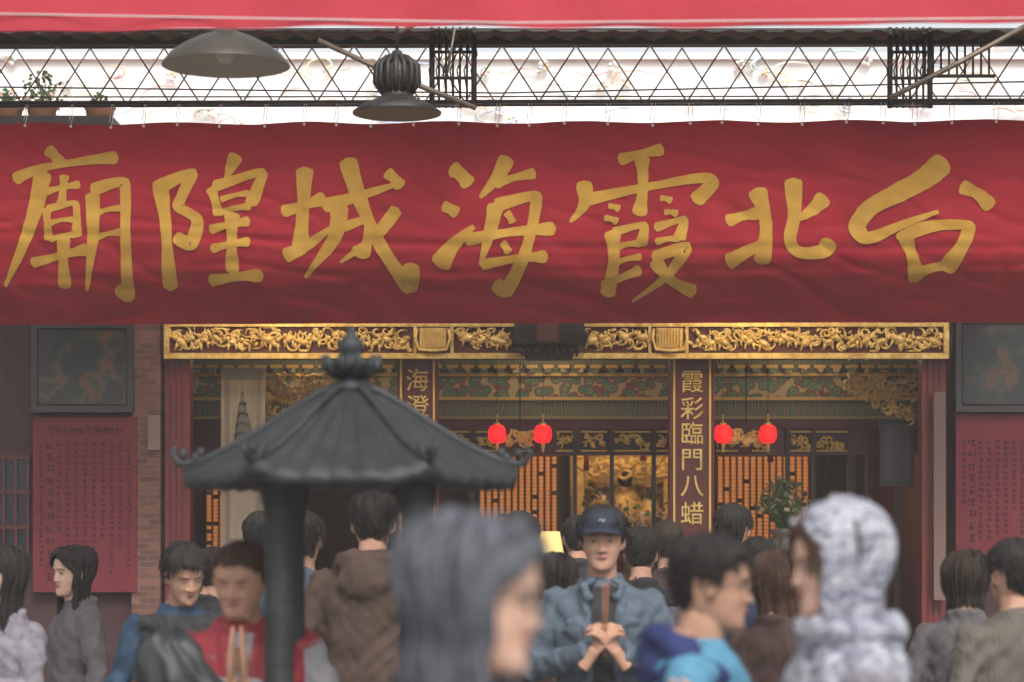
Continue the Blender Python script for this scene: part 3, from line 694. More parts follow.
M_pl=mat('prayer_lamp_amber',(.7,.28,.06),.5,0,(.5,.17,.03),6,emis=(1,.36,.09),es=.32)
for (u0,u1,nm) in ((478,562,'prayer_lamp_board'),(716,812,'prayer_lamp_board'),(205,262,'prayer_lamp_board')):
    b=MB(); d=17.0; fb(b,u0,452,u1,560,d,.05,M_dark); b.box((W(u0,0,d).x,d+.002,.16),(W(u1,0,d).x,d+.045,W(0,560,d).z),M_dred)
    x=W(u0,0,d).x+.03; q=random.Random(u0)
    while x<W(u1,0,d).x-.02:
        z=W(0,556,d).z
        while z<W(0,458,d).z:
            if q.random()<.95: b.box((x-.014,d-.02-q.random()*.01,z),(x+.014,d+.01,z+.023),M_pl)
            z+=.027
        b.box((x+.020,d-.025,W(0,557,d).z),(x+.026,d-.002,W(0,455,d).z),M_red)
        x+=.046
    b.obj(nm)
M_tas=mat('red_tassel',(.35,.03,.02),.8)
q=random.Random(17)
b=MB()
for k in range(22):
    u=q.choice((q.uniform(445,660),q.uniform(720,910),q.uniform(200,395))); d=q.uniform(15.3,16.8); L_=q.uniform(.25,.6); x=(u-512)*d/F
    b.tube([(x,d,2.95),(x,d,2.95-L_)],.004,M_iron,5); b.lathe((x,d,2.95-L_-.16),[(.0,0),(.035,.01),(.06,.05),(.06,.11),(.035,.15),(0,.16)],q.choice((M_goldp,M_tas,M_dred)),14)
    b.tube([(x,d,2.95-L_-.16),(x,d,2.95-L_-.3)],[.014,.02],M_tas,8)
b.obj('hanging_palace_lamps')
M_lant=mat('red_lantern_glow',(.8,.03,.02),.4,emis=(1,.010,.02),es=.95)
for u in (497,543,723,768):
    b=MB(); p=W(u,434,14.4)
    prof=[(.012,.055),(.035,.052),(.048,.03),(.052,0),(.048,-.03),(.035,-.052),(.012,-.055)]
    n=24
    b.rings([[((1+.04*math.cos(12*2*math.pi*k/n))*r*math.cos(2*math.pi*k/n),(1+.04*math.cos(12*2*math.pi*k/n))*r*math.sin(2*math.pi*k/n),z) for k in range(n)] for r,z in prof],M_lant)
    b.tube([(0,0,.055),(0,0,.12)],.006,M_gold); b.lathe((0,0,.055),[(.02,0),(.02,.012),(.0,.014)],M_gold,12); b.tube([(0,0,-.055),(0,0,-.07),(0,0,-.11)],[.012,.012,.006],M_gold)
    b.tube([(0,0,.12),(0,0,.46)],.002,M_iron,5)
    b.obj('red_lantern',None,Matrix.Translation(p))
for u in (520,746):
    b=MB(); p=W(u,438,14.45); carve(b,p.x-.09,p.x+.09,p.z-.05,p.z+.05,14.45,16,M_gold,(.02,.04),u,.006); b.box((p.x-.004,14.45,p.z),(p.x+.004,14.46,p.z+.45),M_iron)
    b.obj('gilded_hanging_ornament')
b=MB(); p=W(784,520,14.7)
b.lathe((p.x,14.7,1.2),[(0,0),(.07,0),(.1,.12),(.13,.28),(.09,.38),(.07,.42),(.1,.46),(.09,.46),(.05,.4)],mat('porcelain_vase',(.12,.1,.1),.25),24)
b.box((p.x-.25,14.5,.16),(p.x+.25,14.9,1.2),M_red)
q=random.Random(3); M_fl=mat('dried_flower',(.35,.3,.2),.8)
for i in range(620):
    a=q.uniform(0,6.28);e=q.uniform(.0,1.57);l=q.uniform(.04,.18)
    t=Vector((p.x,14.7,1.76))+Vector((math.cos(a)*math.cos(e)*l,math.sin(a)*math.cos(e)*l,math.sin(e)*l*1.2))
    s_=Vector((q.uniform(-1,1),q.uniform(-1,1),q.uniform(-1,1)))*.018; w=Vector((q.uniform(-1,1),q.uniform(-1,1),q.uniform(-1,1)))*.018
    b.add([t-s_,t-w,t+s_,t+w],[(0,1,2,3)],q.choice((M_leaf,M_fl,M_leaf)),False)
    if i%6==0: b.tube([(p.x,14.7,1.62),t],.003,M_leaf,5)
b.obj('flower_vase')
b=MB(); p=W(547,548,13.2); M_sh=mat('yellow_lamp_shade',(.75,.55,.2),.6,emis=(1,.7,.25),es=.2)
b.lathe((p.x,13.2,p.z-.07),[(.1,0),(.07,.16),(.065,.16),(.095,0)],M_sh,24); b.tube([(p.x,13.2,p.z-.07),(p.x,13.2,1.1)],[.012,.012],M_gold); b.lathe((p.x,13.2,1.1),[(0,.02),(.07,.02),(.08,0),(0,0)],M_gold,20)
b.box((p.x-.7,13.0,.95),(p.x+.6,13.45,1.1),M_red)
for dx in (-.65,.55):
    for y in (13.05,13.4): b.box((p.x+dx-.03,y-.03,.03),(p.x+dx+.03,y+.03,.95),M_red)
b.obj('offering_table')
b=MB(); fb(b,880,420,914,486,14.6,.04,mat('grey_noticeboard',(.05,.05,.06),.5)); fb(b,884,424,910,482,14.585,.012,mat('grey_notice_face',(.08,.08,.10),.4)); b.box((W(897,0,14.6).x-.02,14.61,.16),(W(897,0,14.6).x+.02,14.63,W(0,486,14.6).z),M_iron); b.obj('notice_board')
M_pic=ramp_mat('picture_landscape',[(0,(.008,.012,.014)),(.48,(.014,.018,.018)),(.56,(.035,.038,.028)),(.60,(.12,.04,.02)),(.64,(.028,.04,.022)),(.75,(.008,.013,.016))],'NOISE',7,.35,const=False)
M_fr=mat('picture_frame',(.035,.03,.035),.35)
for (u0,v0,u1,v1) in ((31,323,133,412),(956,318,1060,412)):
    b=MB(); d=13.9; fb(b,u0+1,v0+1,u1-1,v1-1,d+.035,.05,M_dark); fb(b,u0+7,v0+6,u1-7,v1-8,d+.02,.012,M_pic)
    for e in ((u0,v0,u0+6,v1),(u1-6,v0,u1,v1),(u0+6,v0,u1-6,v0+5),(u0+6,v1-6,u1-6,v1)): fb(b,*e,d,.05,M_fr)
    b.obj('framed_picture')
def poster(u0,v0,u1,v1,d,title,cols_,seed,mred):
    b=MB(); q=random.Random(seed); fb(b,u0,v0,u1,v1,d,.006,mred); ink=mat('poster_ink',(.03,.006,.01),.8)
    def glyph(u,v,s_,e):
        for k in range(4):
            if q.random()<.5: a=(u+q.uniform(-.1,.1)*s_,v+(k/3-.5)*s_*.8); w,h=s_*q.uniform(.5,.9),s_*.13
            else: a=(u+(k/3-.5)*s_*.8,v+q.uniform(-.1,.1)*s_); w,h=s_*.13,s_*q.uniform(.5,.9)
            e[0]+=.00005; fb(b,a[0]-w/2,a[1]-h/2,a[0]+w/2,a[1]+h/2,d-.002-e[0]%.0015,.0015,ink)
    e=[0]
    if title:
        for k in range(title): glyph(u0+18+(u1-u0-36)*k/(title-1),v0+13,7,e)
    for c_ in range(cols_):
        u=u0+8+(u1-u0-16)*c_/(cols_-1); v=v0+28; end=v1-q.uniform(10,70)
        while v<end: glyph(u,v,4.2 if c_!=1 else 8,e); v+=6 if c_!=1 else 12
    return b.obj('wall_poster')
M_post=mat('red_poster_paper',(.15,.012,.022),.7,0,(.12,.010,.018),3)
poster(33,417,137,592,13.94,10,11,1,M_post)
poster(956,414,1064,574,13.94,0,12,2,M_post)
b=MB(); fb(b,148,415,160,450,13.93,.01,mat('pale_notice',(.20,.14,.12),.7)); b.obj('wall_notice')
b=MB(); fb(b,934,392,946,600,13.9,.03,mat('side_couplet',(.15,.09,.075),.6)); b.obj('side_board')
b=MB(); fb(b,-60,455,30,560,13.99,.02,mat('window_dark',(.015,.02,.035),.15))
for k in range(8): fb(b,-58+k*12,455,-55+k*12,560,13.97,.019,M_dred)
for v in (455,490,525,557): fb(b,-60,v,30,v+4,13.965,.02,M_dred)
b.obj('lattice_window')
# ================================================================ neighbours
mw=mat('neighbour_wall',(.3,.28,.25),.85,0,(.25,.23,.21),2); wg=mat('window_glass',(.04,.05,.06),.1)
for sx,nm in ((-1,'shop_building'),(1,'shop_building')):
    r_=root(nm); b=MB()
    x0,x1=sorted((sx*4.7,sx*11)); b.box((x0,13.6,0),(x1,20,7),mw); b.obj('walls',r_)
    b=MB()
    for i in range(3):
        cx=sx*(5.8+i*2.0)
        for z in (3.9,):
            b.box((cx-.5,13.56,z),(cx+.5,13.597,z+1.3),wg); b.box((cx-.56,13.52,z-.08),(cx+.56,13.597,z-.002),mw); b.box((cx-.02,13.54,z),(cx+.02,13.558,z+1.3),M_steel)
        b.box((cx-.85,13.56,.1),(cx+.85,13.597,2.6),M_steel)
    b.obj('windows_and_shutters',r_)
# ================================================================ BANNER
DB=12.5
M_ban=mat('red_banner_cloth',(.265,.011,.020),.8,0,(.215,.008,.016),2.5,.12,300,spec=.12)
M_ink=mat('banner_gold_ink',(.42,.235,.038),.75,0,(.34,.175,.027),6,spec=.12)
zt_=W(0,121,DB).z; zb=W(0,323,DB).z
def bdy(x,z):
    t=(zt_-z)/(zt_-zb)
    y=.012*math.sin(x*2.3+.5)*t+.014*noise.noise(Vector((x*1.1,z*3.5,0)))+.012*noise.noise(Vector((x*3+z*4,z*3,3)))
    y+=.005*noise.noise(Vector((x*14,z*4,5)))*math.exp(-t*4)
    nn=abs(noise.noise(Vector((x*2.2+z*5,z*2.5-x,9)))); y+=.009*(1-nn*4 if nn<.25 else 0)
    n3=abs(noise.noise(Vector((x*3.1-z*4,z*4.5+x,21)))); y+=.005*(1-n3*5 if n3<.2 else 0)
    sag=.004*math.sin(x*8)*math.exp(-t*6)
    cz=.60+.02*math.sin(x*.9+1)+.010*x
    k=t-cz
    y+=.014*math.exp(-(k/.02)**2)+(.42*k if k>0 else 0)  # lower cloth leaned back to darken it, in place of translucency
    k2=t-(.74-.012*x); y+=.010*math.exp(-(k2/.018)**2)+(.55*k2 if k2>0 else 0)
    return DB+y+sag
def bz(x,t):
    top=W(0,122-(x/2.65)*2.0+1.3*math.cos(x*9),DB).z; bot=W(0,323.5-(x/2.65)*1.0,DB+.3).z
    return top+(bot-top)*t
bb=MB(); nx,nz=300,90; vs=[];fs=[]
for j in range(nz+1):
    for i in range(nx+1):
        x=-3.0+6.0*i/nx; z=bz(x,j/nz); vs.append((x,bdy(x,z),z))
for j in range(nz):
    for i in range(nx):
        a=j*(nx+1)+i; fs.append((a,a+1,a+nx+2,a+nx+1))
bb.add(vs,fs,M_ban)
BAN=root('temple_banner'); bb.obj('cloth',BAN)
S=[]
def st(w,*p): S.append((w,p))
st(13,(46,148),(55,156),(62,166)); st(12,(13,180),(40,168),(85,160),(118,157)); st(13,(43,170),(34,212),(20,248),(0,284))
st(9,(44,192),(80,184)); st(9,(64,174),(61,205)); st(9,(46,207),(48,240)); st(9,(45,209),(75,203),(76,237)); st(7,(49,223),(73,219)); st(8,(48,239),(75,234)); st(11,(28,262),(60,254),(88,248)); st(12,(63,236),(61,262),(60,286))
st(11,(92,192),(92,238),(82,288)); st(12,(90,190),(124,182),(125,235),(123,292),(112,284)); st(8,(95,213),(121,208)); st(8,(94,237),(121,232)); 
st(13,(160,184),(166,230),(167,288)); st(13,(153,190),(192,173),(178,206),(197,220),(190,244),(174,236))
st(11,(237,154),(225,180)); st(10,(211,187),(219,216)); st(12,(212,187),(262,172),(250,206)); st(8,(220,200),(250,193)); st(9,(218,213),(251,206))
st(10,(209,230),(250,221)); st(10,(210,249),(250,241)); st(12,(232,212),(231,272)); st(13,(206,279),(236,275),(262,274))
st(14,(281,212),(302,206),(326,198)); st(14,(305,167),(303,210),(300,250)); st(13,(283,256),(305,246),(334,226))
st(13,(322,207),(360,196),(402,183)); st(13,(340,204),(334,238),(304,276)); st(10,(342,228),(368,220),(365,254),(352,248)); st(15,(347,158),(360,200),(382,248),(408,284),(411,262)); st(11,(398,208),(375,236),(340,262)); st(13,(386,172),(402,188))
st(17,(450,168),(460,174),(470,186)); st(14,(442,206),(458,214)); st(16,(438,266),(452,246),(474,226))
st(13,(508,156),(498,176),(480,198)); st(11,(494,184),(536,173)); st(12,(496,203),(490,232),(480,264)); st(13,(494,206),(536,196),(526,250),(506,288),(494,280)); st(14,(464,240),(510,232),(556,228)); st(9,(506,212),(513,223)); st(9,(502,242),(509,253)); st(12,(480,264),(516,258),(548,256))
st(13,(618,160),(640,154),(664,149)); st(12,(584,180),(584,204),(570,222)); st(13,(584,200),(640,188),(700,178),(712,184),(694,202)); st(12,(642,156),(643,188),(639,216)); st(9,(608,206),(620,209)); st(9,(604,218),(618,222)); st(9,(660,198),(672,201)); st(9,(664,212),(678,214))
st(13,(612,230),(614,262),(608,294)); st(10,(612,232),(644,225),(641,246)); st(9,(615,247),(642,243)); st(8,(613,263),(642,256)); st(10,(602,284),(622,276),(642,268))
st(10,(654,228),(684,219),(679,240)); st(9,(655,242),(680,238)); st(11,(652,257),(686,247),(668,274),(634,298)); st(13,(654,258),(672,278),(698,290))
st(15,(756,188),(766,224),(762,264)); st(14,(726,222),(742,216),(760,213)); st(14,(727,262),(746,252),(772,238))
st(15,(793,178),(794,215),(790,240),(800,252),(822,251),(831,240)); st(13,(826,196),(812,210),(794,222))
st(18,(946,160),(925,178),(900,192),(870,208),(857,226),(868,238),(904,224),(938,212)); st(15,(960,186),(978,194),(992,208))
st(14,(902,230),(912,254),(920,280)); st(15,(904,234),(936,226),(968,226),(962,246),(946,270)); st(13,(918,272),(938,266),(958,264))
tb=MB(); qs=random.Random(9)
for si,(w,P) in enumerate(S):
    P=[Vector((a_,b_)) for a_,b_ in P]
    dx=P[-1].x-P[0].x; dy=P[-1].y-P[0].y
    kind_='fall' if (dx<-7 and dy>18) else ('rise' if (dx>15 and dy<-16 and len(P)==3) else ('hor' if abs(dy)<abs(dx)*.5 else 'ver'))
    if len(P)==2: P=[P[0],(P[0]+P[1])/2+Vector((0,-1.2)),P[1]]
    Q=[P[0]]+P+[P[-1]]; pts=[]
    def tn(a_,b_,c_,m):
        d1=(b_-a_);d2=(c_-b_)
        if d1.length<1e-6 or d2.length<1e-6: return m
        return m*(.45 if d1.normalized().dot(d2.normalized())<.25 else 1)
    for i in range(1,len(Q)-2):
        p0,p1,p2,p3=Q[i-1],Q[i],Q[i+1],Q[i+2]; m1=tn(p0,p1,p2,(p2-p0)*.5); m2=tn(p1,p2,p3,(p3-p1)*.5)
        for k in range(10):
            t=k/10; t2=t*t;t3=t2*t
            pts.append(p1*(2*t3-3*t2+1)+m1*(t3-2*t2+t)+p2*(-2*t3+3*t2)+m2*(t3-t2))
    pts.append(P[-1]); L_=sum((pts[i+1]-pts[i]).length for i in range(len(pts)-1)); acc=0; vs=[];fs=[]
    sd=qs.uniform(0,50); rows=[]; w*=1.0 if w>9 else .92
    for i,p in enumerate(pts):
        if i: acc+=(pts[i]-pts[i-1]).length
        s_=acc/L_; d_=(pts[min(i+1,len(pts)-1)]-pts[max(i-1,0)]).normalized(); nn=Vector((-d_.y,d_.x))
        if kind_=='fall': pr=1.22*(1-.80*s_**1.6)
        elif kind_=='rise': pr=1.3*(1-.75*s_)
        elif kind_=='hor': pr=1.15-.50*math.sin(math.pi*s_)**1.1+.12*s_
        else: pr=1.22-.38*math.sin(math.pi*min(1,s_*1.1))-.15*s_
        pr*=.84+.26*abs(d_.y)
        w_=w*.5*pr*(1+.12*noise.noise(Vector((s_*6,sd,0))))
        e0=min(1,acc/(w*.38)); w_*=math.sqrt(max(0,1-(1-e0)**2))*.85+.15
        if kind_ not in('fall','rise'): e1=min(1,(L_-acc)/(w*.4)); w_*=math.sqrt(max(0,1-(1-e1)**2))*.8+.2
        rows.append((p,nn,w_,s_))
    for ri,(p,nn,w_,s_) in enumerate(rows):
        for o_ in (-1,-.33,.33,1):
            q2=p+nn*w_*o_*(1.0+.07*noise.noise(Vector((p.x*.3,p.y*.3,o_*3))))
            w3=W(q2.x,q2.y,DB); vs.append((w3.x,bdy(w3.x,w3.z)-.005-.00012*(si%12)-.00006*ri,w3.z))
    for i in range(len(rows)-1):
        for k in range(3): fs.append((i*4+k,i*4+k+1,i*4+k+5,i*4+k+4))
    tb.add(vs,fs,M_ink,True)
tb.obj('calligraphy',BAN)
hb=MB()
M_rope=mat('white_tie_cord',(.6,.58,.55),.8); M_grom=mat('brass_grommet',(.7,.6,.45),.4,.6)
for k in range(30):
    x=-2.9+k*.2+.03*math.sin(k*5); z=bz(x,0)-.015
    hb.tube([(x,DB-.01,z),(x+.01,DB-.02,z+.03),(x+.015,DB-.0,W(0,104,DB).z+.02),(x,DB+.05,W(0,104,DB).z+.03),(x-.01,DB+.01,z+.03)],.0018,M_rope,5)
    hb.ell((x,DB-.008,z),(.008,.004,.008),M_grom,8,6)
hb.obj('ties',BAN)
# ================================================================ TRUSS
TR=root('canopy_truss'); b=MB()
P3=W
for d,dv,ph_ in ((12.45,0,0),(12.75,3,32)):
    for v,r_ in ((44+dv,.012),(103+dv,.010)):
        b.tube([P3(-80,v,d),P3(1100,v-3,d)],r_,M_iron,8)
    for i in range(17):
        u=-90+ph_+i*74; b.tube([P3(u,45+dv,d),P3(u+37,102+dv,d)],.0042,M_rod,6); b.tube([P3(u+37,102+dv,d),P3(u+74,45+dv,d)],.0042,M_rod,6)
b.tube([P3(-80,97,12.6),P3(1100,96,12.6)],.004,M_rod,6); b.tube([P3(-80,30,12.3),P3(1100,33,12.3)],.009,M_iron,6)
for i in range(16): b.tube([P3(-60+i*78,103,12.45),P3(-60+i*78,104,12.75)],.005,M_iron,6)
b.tube([P3(-80,86,12.2),P3(240,90,12.2),P3(500,93,12.2),P3(1100,80,12.2)],.004,M_iron,6)
b.obj('lattice_girder',TR)
b=MB()
M_cor=mat('green_canopy_sheet',(.025,.03,.024),.6)
vs=[];fs=[]
for i in range(241):
    x=-3.6+i*.03; z=W(0,36,12).z+.012*math.sin(i*1.3)
    vs+= [(x,11.9,z),(x,12.3,z+.05)]
for i in range(240): fs.append((i*2,i*2+2,i*2+3,i*2+1))
b.add(vs,fs,M_cor); b.box((-3.6,12.3,W(0,44,12.3).z),(3.6,12.36,W(0,28,12.3).z),M_cor)
b.obj('canopy_edge',TR)
b=MB()
for u0,u1 in ((432,474),(890,930)):
    for k in range(7):
        u=u0+(u1-u0)*k/6; b.tube([P3(u,28,12.1),P3(u,108,12.1)],.006 if k%6 else .014,M_iron,6)
        b.tube([P3(u,30+8,12.1),P3(u+3,55,12.08),P3(u-3,70,12.08),P3(u,92,12.1)],.004,M_iron,5)
    for v in (30,52,78,106): b.tube([P3(u0,v,12.1),P3(u1,v,12.1)],.008,M_iron,6)
    for k in range(7):
        u=u0+(u1-u0)*k/6; b.tube([P3(u,28,12.1),P3(u,28,12.4)],.007,M_iron,5)
for k in range(9): b.tube([P3(925+k*8,34,12.15),P3(925+k*8,76,12.15)],.006,M_iron,5)
b.tube([P3(925,76,12.15),P3(995,76,12.15)],.009,M_iron); b.tube([P3(925,36,12.15),P3(1010,36,12.15)],.009,M_iron)
b.obj('iron_brackets',TR)
b=MB()
b.tube([P3(318,40,11.9),P3(395,76,11.9),P3(476,108,11.9)],.013,M_steel); b.tube([P3(890,98,11.9),P3(960,62,11.9),P3(1040,18,11.9)],.013,M_steel); b.tube([P3(398,34,11.8),P3(425,18,11.8)],.012,M_steel); b.tube([P3(455,28,11.9),P3(447,74,11.9)],.006,M_steel)
b.obj('brace_poles',TR)
b=MB()
for x in (-3.4,3.4): b.tube([(x,12.5,0),(x,12.5,W(0,30,12.5).z)],.05,M_steel,12)
for x in (-3.4,3.4): b.tube([(x,8.0,0),(x,8.0,3.5)],.04,M_steel,12); b.tube([(x,8,3.42),(x,12.5,4.15)],.03,M_steel,8)
b.obj('canopy_posts',TR)
M_ls=mat('lamp_shade_enamel',(.04,.033,.026),.45,.2,(.07,.058,.046),9)
M_lb=mat('lamp_shade_dark',(.018,.018,.018),.5,.4,(.05,.043,.038),14,.3,60)
b=MB(); d=9.5; p=W(226,66,d)
b.lathe(p,[(.252,0),(.25,.006),(.22,.045),(.17,.08),(.11,.11),(.07,.125),(.045,.135),(.04,.22),(.0,.23)],M_ls,48); b.lathe(p,[(.25,.002),(.215,.038),(.12,.085),(.0,.1)],mat('shade_inner',(.42,.36,.28),.6),48); b.ell((p.x,p.y,p.z+.05),(.04,.04,.045),mat('bulb_glass',(.6,.55,.45),.2))
b.tube([(p.x,d,p.z+.2),(p.x,d,p.z+.5)],.01,M_iron); b.obj('hanging_lamp')
b=MB(); d=11.5; p=W(397,114,d)
b.lathe(p,[(.21,0),(.212,.008),(.17,.04),(.1,.07),(.075,.085),(.075,.1)],M_lb,40)
b.lathe(p,[(.21,.002),(.16,.03),(.0,.06)],mat('shade_inner_b',(.3,.22,.14),.6),40)
for k in range(16):
    a=k*math.pi/8; b.tube([(p.x+.07*math.cos(a),d+.07*math.sin(a),p.z+.1),(p.x+.105*math.cos(a),d+.105*math.sin(a),p.z+.15),(p.x+.1*math.cos(a),d+.1*math.sin(a),p.z+.23),(p.x+.05*math.cos(a),d+.05*math.sin(a),p.z+.27)],.012,M_lb,6)
b.lathe(p,[(.07,.1),(.09,.16),(.085,.22),(.04,.27),(.02,.3),(.0,.31)],M_lb,24); b.tube([(p.x,d,p.z+.3),(p.x,d,p.z+.55)],.008,M_iron)
b.obj('hanging_lamp')
b=MB(); M_aw=mat('red_awning_canvas',(.42,.04,.06),.8,0,(.36,.03,.045),3,.1,200,spec=.2)
vs=[];fs=[]; n=160
for i in range(n+1):
    x=-2.6+5.2*i/n; zb_=W(0,27-3.0*(x/1.7)+1.5*math.sin(x*3),8).z; y=8+.012*math.sin(x*13)+.01*noise.noise(Vector((x*4,0,0)))
    for k in range(6): vs.append((x,y+.012*math.sin(x*5+k*.7)*k/5+(.35*max(0,k-3)),zb_+[0,.06,.12,.17,.3,.42][k]))
for i in range(n):
    for k in range(5): a=i*6+k; fs.append((a,a+6,a+7,a+1))
b.add(vs,fs,M_aw); b.tube([(-2.6,7.985,W(0,22,8).z+.04),(0,7.98,W(0,24,8).z),(2.6,7.985,W(0,18,8).z+.005)],.0025,M_rope,6); b.obj('red_awning')
# ================================================================ INCENSE PAVILION
IP=root('incense_burner_pavilion'); M_br=mat('dark_bronze',(.020,.023,.026),.55,.35,(.04,.044,.048),10,.3,50)
b=MB(); cx=W(351,0,7).x; cy=7.0; ze=W(0,482,7).z; n=144
prof=[(.02,.265),(.045,.258),(.09,.24),(.16,.195),(.25,.13),(.34,.07),(.42,.025),(.465,.004)]
def rw(r,th,k): return r*(1+.035*math.cos(6*th)*(k/7))
rs=[]
for k,(r,z) in enumerate(prof):
    ring=[]
    for i in range(n):
        th=2*math.pi*i/n; rib=.016*(abs(math.cos(th*18)))*min(1,r/.15); up=.03*(max(0,math.cos(6*th))**4)*(k/7)**3
        ring.append((cx+rw(r,th,k)*math.cos(th),cy+rw(r,th,k)*math.sin(th),ze+z+rib+up))
    rs.append(ring)
rs.append([(cx+rw(.468,2*math.pi*i/n,7)*math.cos(2*math.pi*i/n),cy+rw(.468,2*math.pi*i/n,7)*math.sin(2*math.pi*i/n),ze-.012+.03*(max(0,math.cos(12*math.pi*i/n))**4)-.012*abs(math.cos(36*math.pi*i/n))) for i in range(n)])
rs.append([(cx+.40*math.cos(2*math.pi*i/n),cy+.40*math.sin(2*math.pi*i/n),ze-.01) for i in range(n)])
rs.append([(cx+.05*math.cos(2*math.pi*i/n),cy+.05*math.sin(2*math.pi*i/n),ze+.1) for i in range(n)])
b.rings(rs,M_br,True,False)
for k in range(6):
    th=k*math.pi/3
    pts=[(cx+rw(r,th,i)*math.cos(th),cy+rw(r,th,i)*math.sin(th),ze+z+.018+.03*(i/7)**3) for i,(r,z) in enumerate(prof)]
    ux,uy=math.cos(th),math.sin(th)
    pts+=[(cx+.50*ux,cy+.50*uy,ze+.055),(cx+.52*ux,cy+.52*uy,ze+.085),(cx+.505*ux,cy+.505*uy,ze+.10)]
    b.tube(pts,[.012]*8+[.011,.009,.006],M_br,8)
    for e,(dx,dz) in enumerate(((-.02,.03),(.015,.05),(-.035,.055))): b.ell((cx+(.47+dx)*ux,cy+(.47+dx)*uy,ze+.05+dz*.6),(.014,.014,.018),M_br,8,6)
zf=ze+.258
b.lathe((cx,cy,zf),[(.05,0),(.06,.02),(.035,.035),(.03,.05),(.055,.065),(.07,.085),(.05,.095),(.03,.1),(.028,.11),(.04,.125),(.038,.145),(.018,.165),(.006,.19),(0,.2)],M_br,32)
for k in range(10):
    a=k*math.pi/5; b.tube([(cx+.04*math.cos(a),cy+.04*math.sin(a),zf+.05),(cx+.075*math.cos(a),cy+.075*math.sin(a),zf+.075),(cx+.085*math.cos(a),cy+.085*math.sin(a),zf+.11)],[.014,.016,.004],M_br,6)
b.obj('roof',IP)
b=MB()
for sx in (-1,1):
    for sy in (-1,1):
        x=cx+sx*.19;y=cy+sy*.19
        b.lathe((x,y,.95),[(.055,0),(.055,.03),(.042,.045),(.042,.1),(.04,ze-.95-.1),(.05,ze-.95-.06),(.055,ze-.95-.03),(.055,ze-.95+.04)],M_br,20)
b.box((cx-.25,cy-.25,ze-.012),(cx+.25,cy+.25,ze+.01),M_br)
b.obj('columns',IP)
b=MB(); b.lathe((cx,cy,.03),[(0,.32),(.25,.33),(.38,.42),(.44,.6),(.42,.78),(.38,.84),(.4,.88),(.42,.92),(.36,.92),(.34,.86),(0,.84)],M_br,48)
for k in range(3):
    a=k*2.094+.5; b.tube([(cx+.3*math.cos(a),cy+.3*math.sin(a),.42),(cx+.36*math.cos(a),cy+.36*math.sin(a),.25),(cx+.32*math.cos(a),cy+.32*math.sin(a),.1),(cx+.36*math.cos(a),cy+.36*math.sin(a),.03)],[.09,.07,.05,.06],M_br,12)
for s_ in (-1,1): b.tube([(cx+s_*.4,cy,.8),(cx+s_*.5,cy,.85),(cx+s_*.52,cy,1.0),(cx+s_*.46,cy,1.1)],.025,M_br,10)
b.obj('censer_bowl',IP)
b=MB(); p=W(196,666,6.6); rs=[]
for j in range(20):
    t=j/19; rr=.095*math.sin(math.pi*(.1+.84*t))**.6; ring=[]
    for i in range(40):
        a=2*math.pi*i/40; w_=rr*(1+.5*noise.noise(Vector((math.cos(a)*2.4,math.sin(a)*2.4,t*6))) +.45*abs(math.sin(a*4+t*3))); ring.append((p.x+w_*math.cos(a)*.95-.06*t+.02*math.sin(t*5),p.y+w_*math.sin(a)*.5,p.z-.28+.36*t+.05*noise.noise(Vector((math.cos(a)*2,t*5,math.sin(a)*2)))))
    rs.append(ring)
b.rings(rs,mat('black_umbrella_nylon',(.012,.014,.016),.5,0,(.026,.03,.032),9),True)
b.tube([(p.x,p.y,p.z-.2),(p.x,p.y,.03)],[.02,.012],M_iron); b.tube([(p.x-.06,p.y,p.z+.06),(p.x-.075,p.y,p.z+.13)],[.008,.006],M_iron); b.obj('closed_umbrella')
# incense smoke haze over the forecourt
hm=bpy.data.materials.new('incense_haze'); hm.use_nodes=True; nt=hm.node_tree; nt.nodes.remove(nt.nodes['Principled BSDF'])
vsn=nt.nodes.new('ShaderNodeVolumeScatter'); vsn.inputs['Density'].default_value=.0038; vsn.inputs['Color'].default_value=(1,.93,.89,1); nt.links.new(vsn.outputs[0],nt.nodes['Material Output'].inputs['Volume'])
b=MB(); b.box((-6,-2,.06),(6,13.3,3.3),hm); b.obj('incense_smoke')
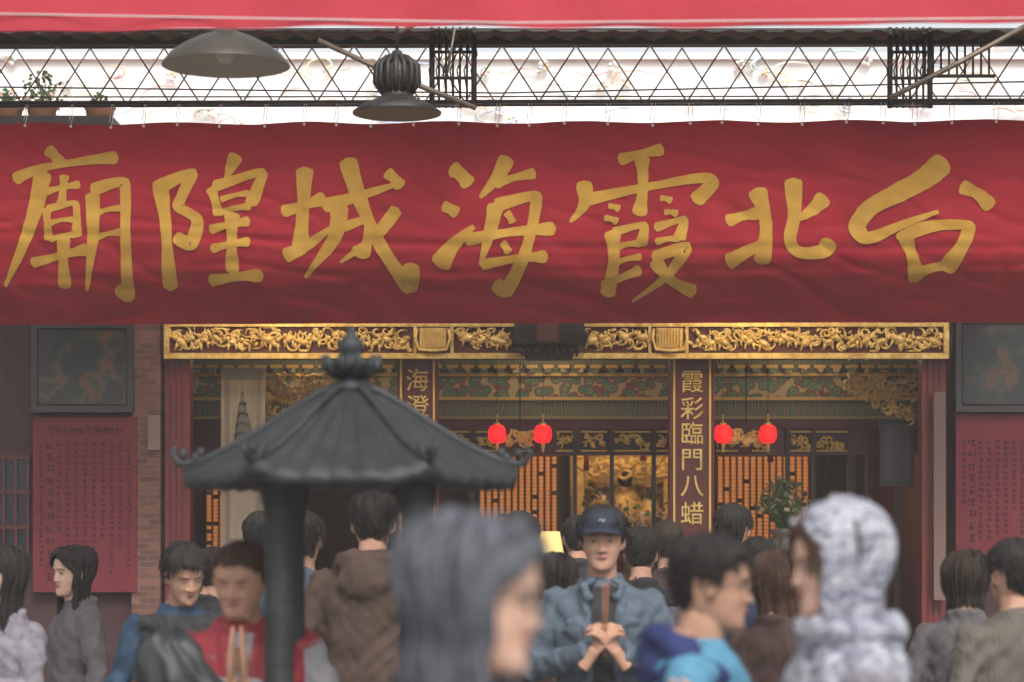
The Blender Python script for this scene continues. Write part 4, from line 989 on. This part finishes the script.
# ================================================================ LIGHT
w=bpy.data.worlds.new('World'); sc.world=w; w.use_nodes=True; nt=w.node_tree
sk=nt.nodes.new('ShaderNodeTexSky'); sk.sky_type='NISHITA'; sk.sun_disc=False; sk.sun_elevation=math.radians(46); sk.sun_rotation=math.radians(166); sk.dust_density=5; sk.air_density=1.2
hs=nt.nodes.new('ShaderNodeHueSaturation'); hs.inputs['Saturation'].default_value=.2; hs.inputs['Value'].default_value=1.5
nt.links.new(sk.outputs[0],hs.inputs['Color']); nt.links.new(hs.outputs[0],nt.nodes['Background'].inputs[0]); nt.nodes['Background'].inputs[1].default_value=.15
sl=bpy.data.lights.new('sun','SUN'); sl.energy=1.5; sl.angle=math.radians(14); sl.color=(1,.94,.86)
so=bpy.data.objects.new('sun',sl); sc.collection.objects.link(so)
az=math.radians(166); el=math.radians(46); dv=Vector((math.sin(az)*math.cos(el),math.cos(az)*math.cos(el),math.sin(el))); so.rotation_euler=dv.to_track_quat('Z','Y').to_euler()
M_bulb=mat('lit_bulb',(1,.8,.5),.5,emis=(1,.75,.45),es=3)
def pl(name,loc,e,c,r=.08,top=2.95):
    l=bpy.data.lights.new(name,'POINT'); l.energy=e; l.color=c; l.shadow_soft_size=r; o=bpy.data.objects.new(name,l); sc.collection.objects.link(o); o.location=(loc[0],loc[1],loc[2]-.12)
    b=MB(); b.ell((0,0,0),(.03,.03,.04),M_bulb,10,8); b.tube([(0,0,.035),(0,0,max(.06,top-loc[2]))],.008,M_iron,6); b.obj('added_bulb',None,Matrix.Translation(loc))  # added bulb fixture hung at every point light
pl('altar_lamp_light',(W(625,0,17).x,16.9,2.7),15,(1,.68,.34),.1)
pl('hall_lamp_light',(W(560,0,15.8).x,15.9,2.85),11,(1,.70,.40),.1)
pl('hall_lamp_light',(W(780,0,15.8).x,15.9,2.85),11,(1,.68,.38),.1)
pl('hall_lamp_light',(W(320,0,15.8).x,15.6,2.85),6,(1,.70,.40),.1)
pl('beam_fill_light',(.25,14.5,2.85),3.0,(1,.76,.45),.1); pl('beam_fill_light',(1.75,14.5,2.85),2.4,(1,.76,.45),.1); pl('beam_fill_light',(-1.2,14.5,2.85),2.4,(1,.76,.45),.1)  # added fill lights to brighten the painted beams
pl('porch_lamp_light',(-1.3,13.3,3.1),13,(1,.80,.46),.1,3.5); pl('porch_lamp_light',(1.4,13.3,3.1),13,(1,.80,.46),.1,3.5)
cd=bpy.data.cameras.new('camera'); cd.lens=85; cd.sensor_width=36; cd.shift_y=202/1024; cd.clip_end=600; cd.dof.use_dof=True; cd.dof.focus_distance=12.4; cd.dof.aperture_fstop=2.5
co=bpy.data.objects.new('camera',cd); sc.collection.objects.link(co); co.location=(0,0,EYE); co.rotation_euler=(math.pi/2,0,0); sc.camera=co
sc.view_settings.view_transform='Standard'; sc.view_settings.look='None'; sc.view_settings.exposure=0
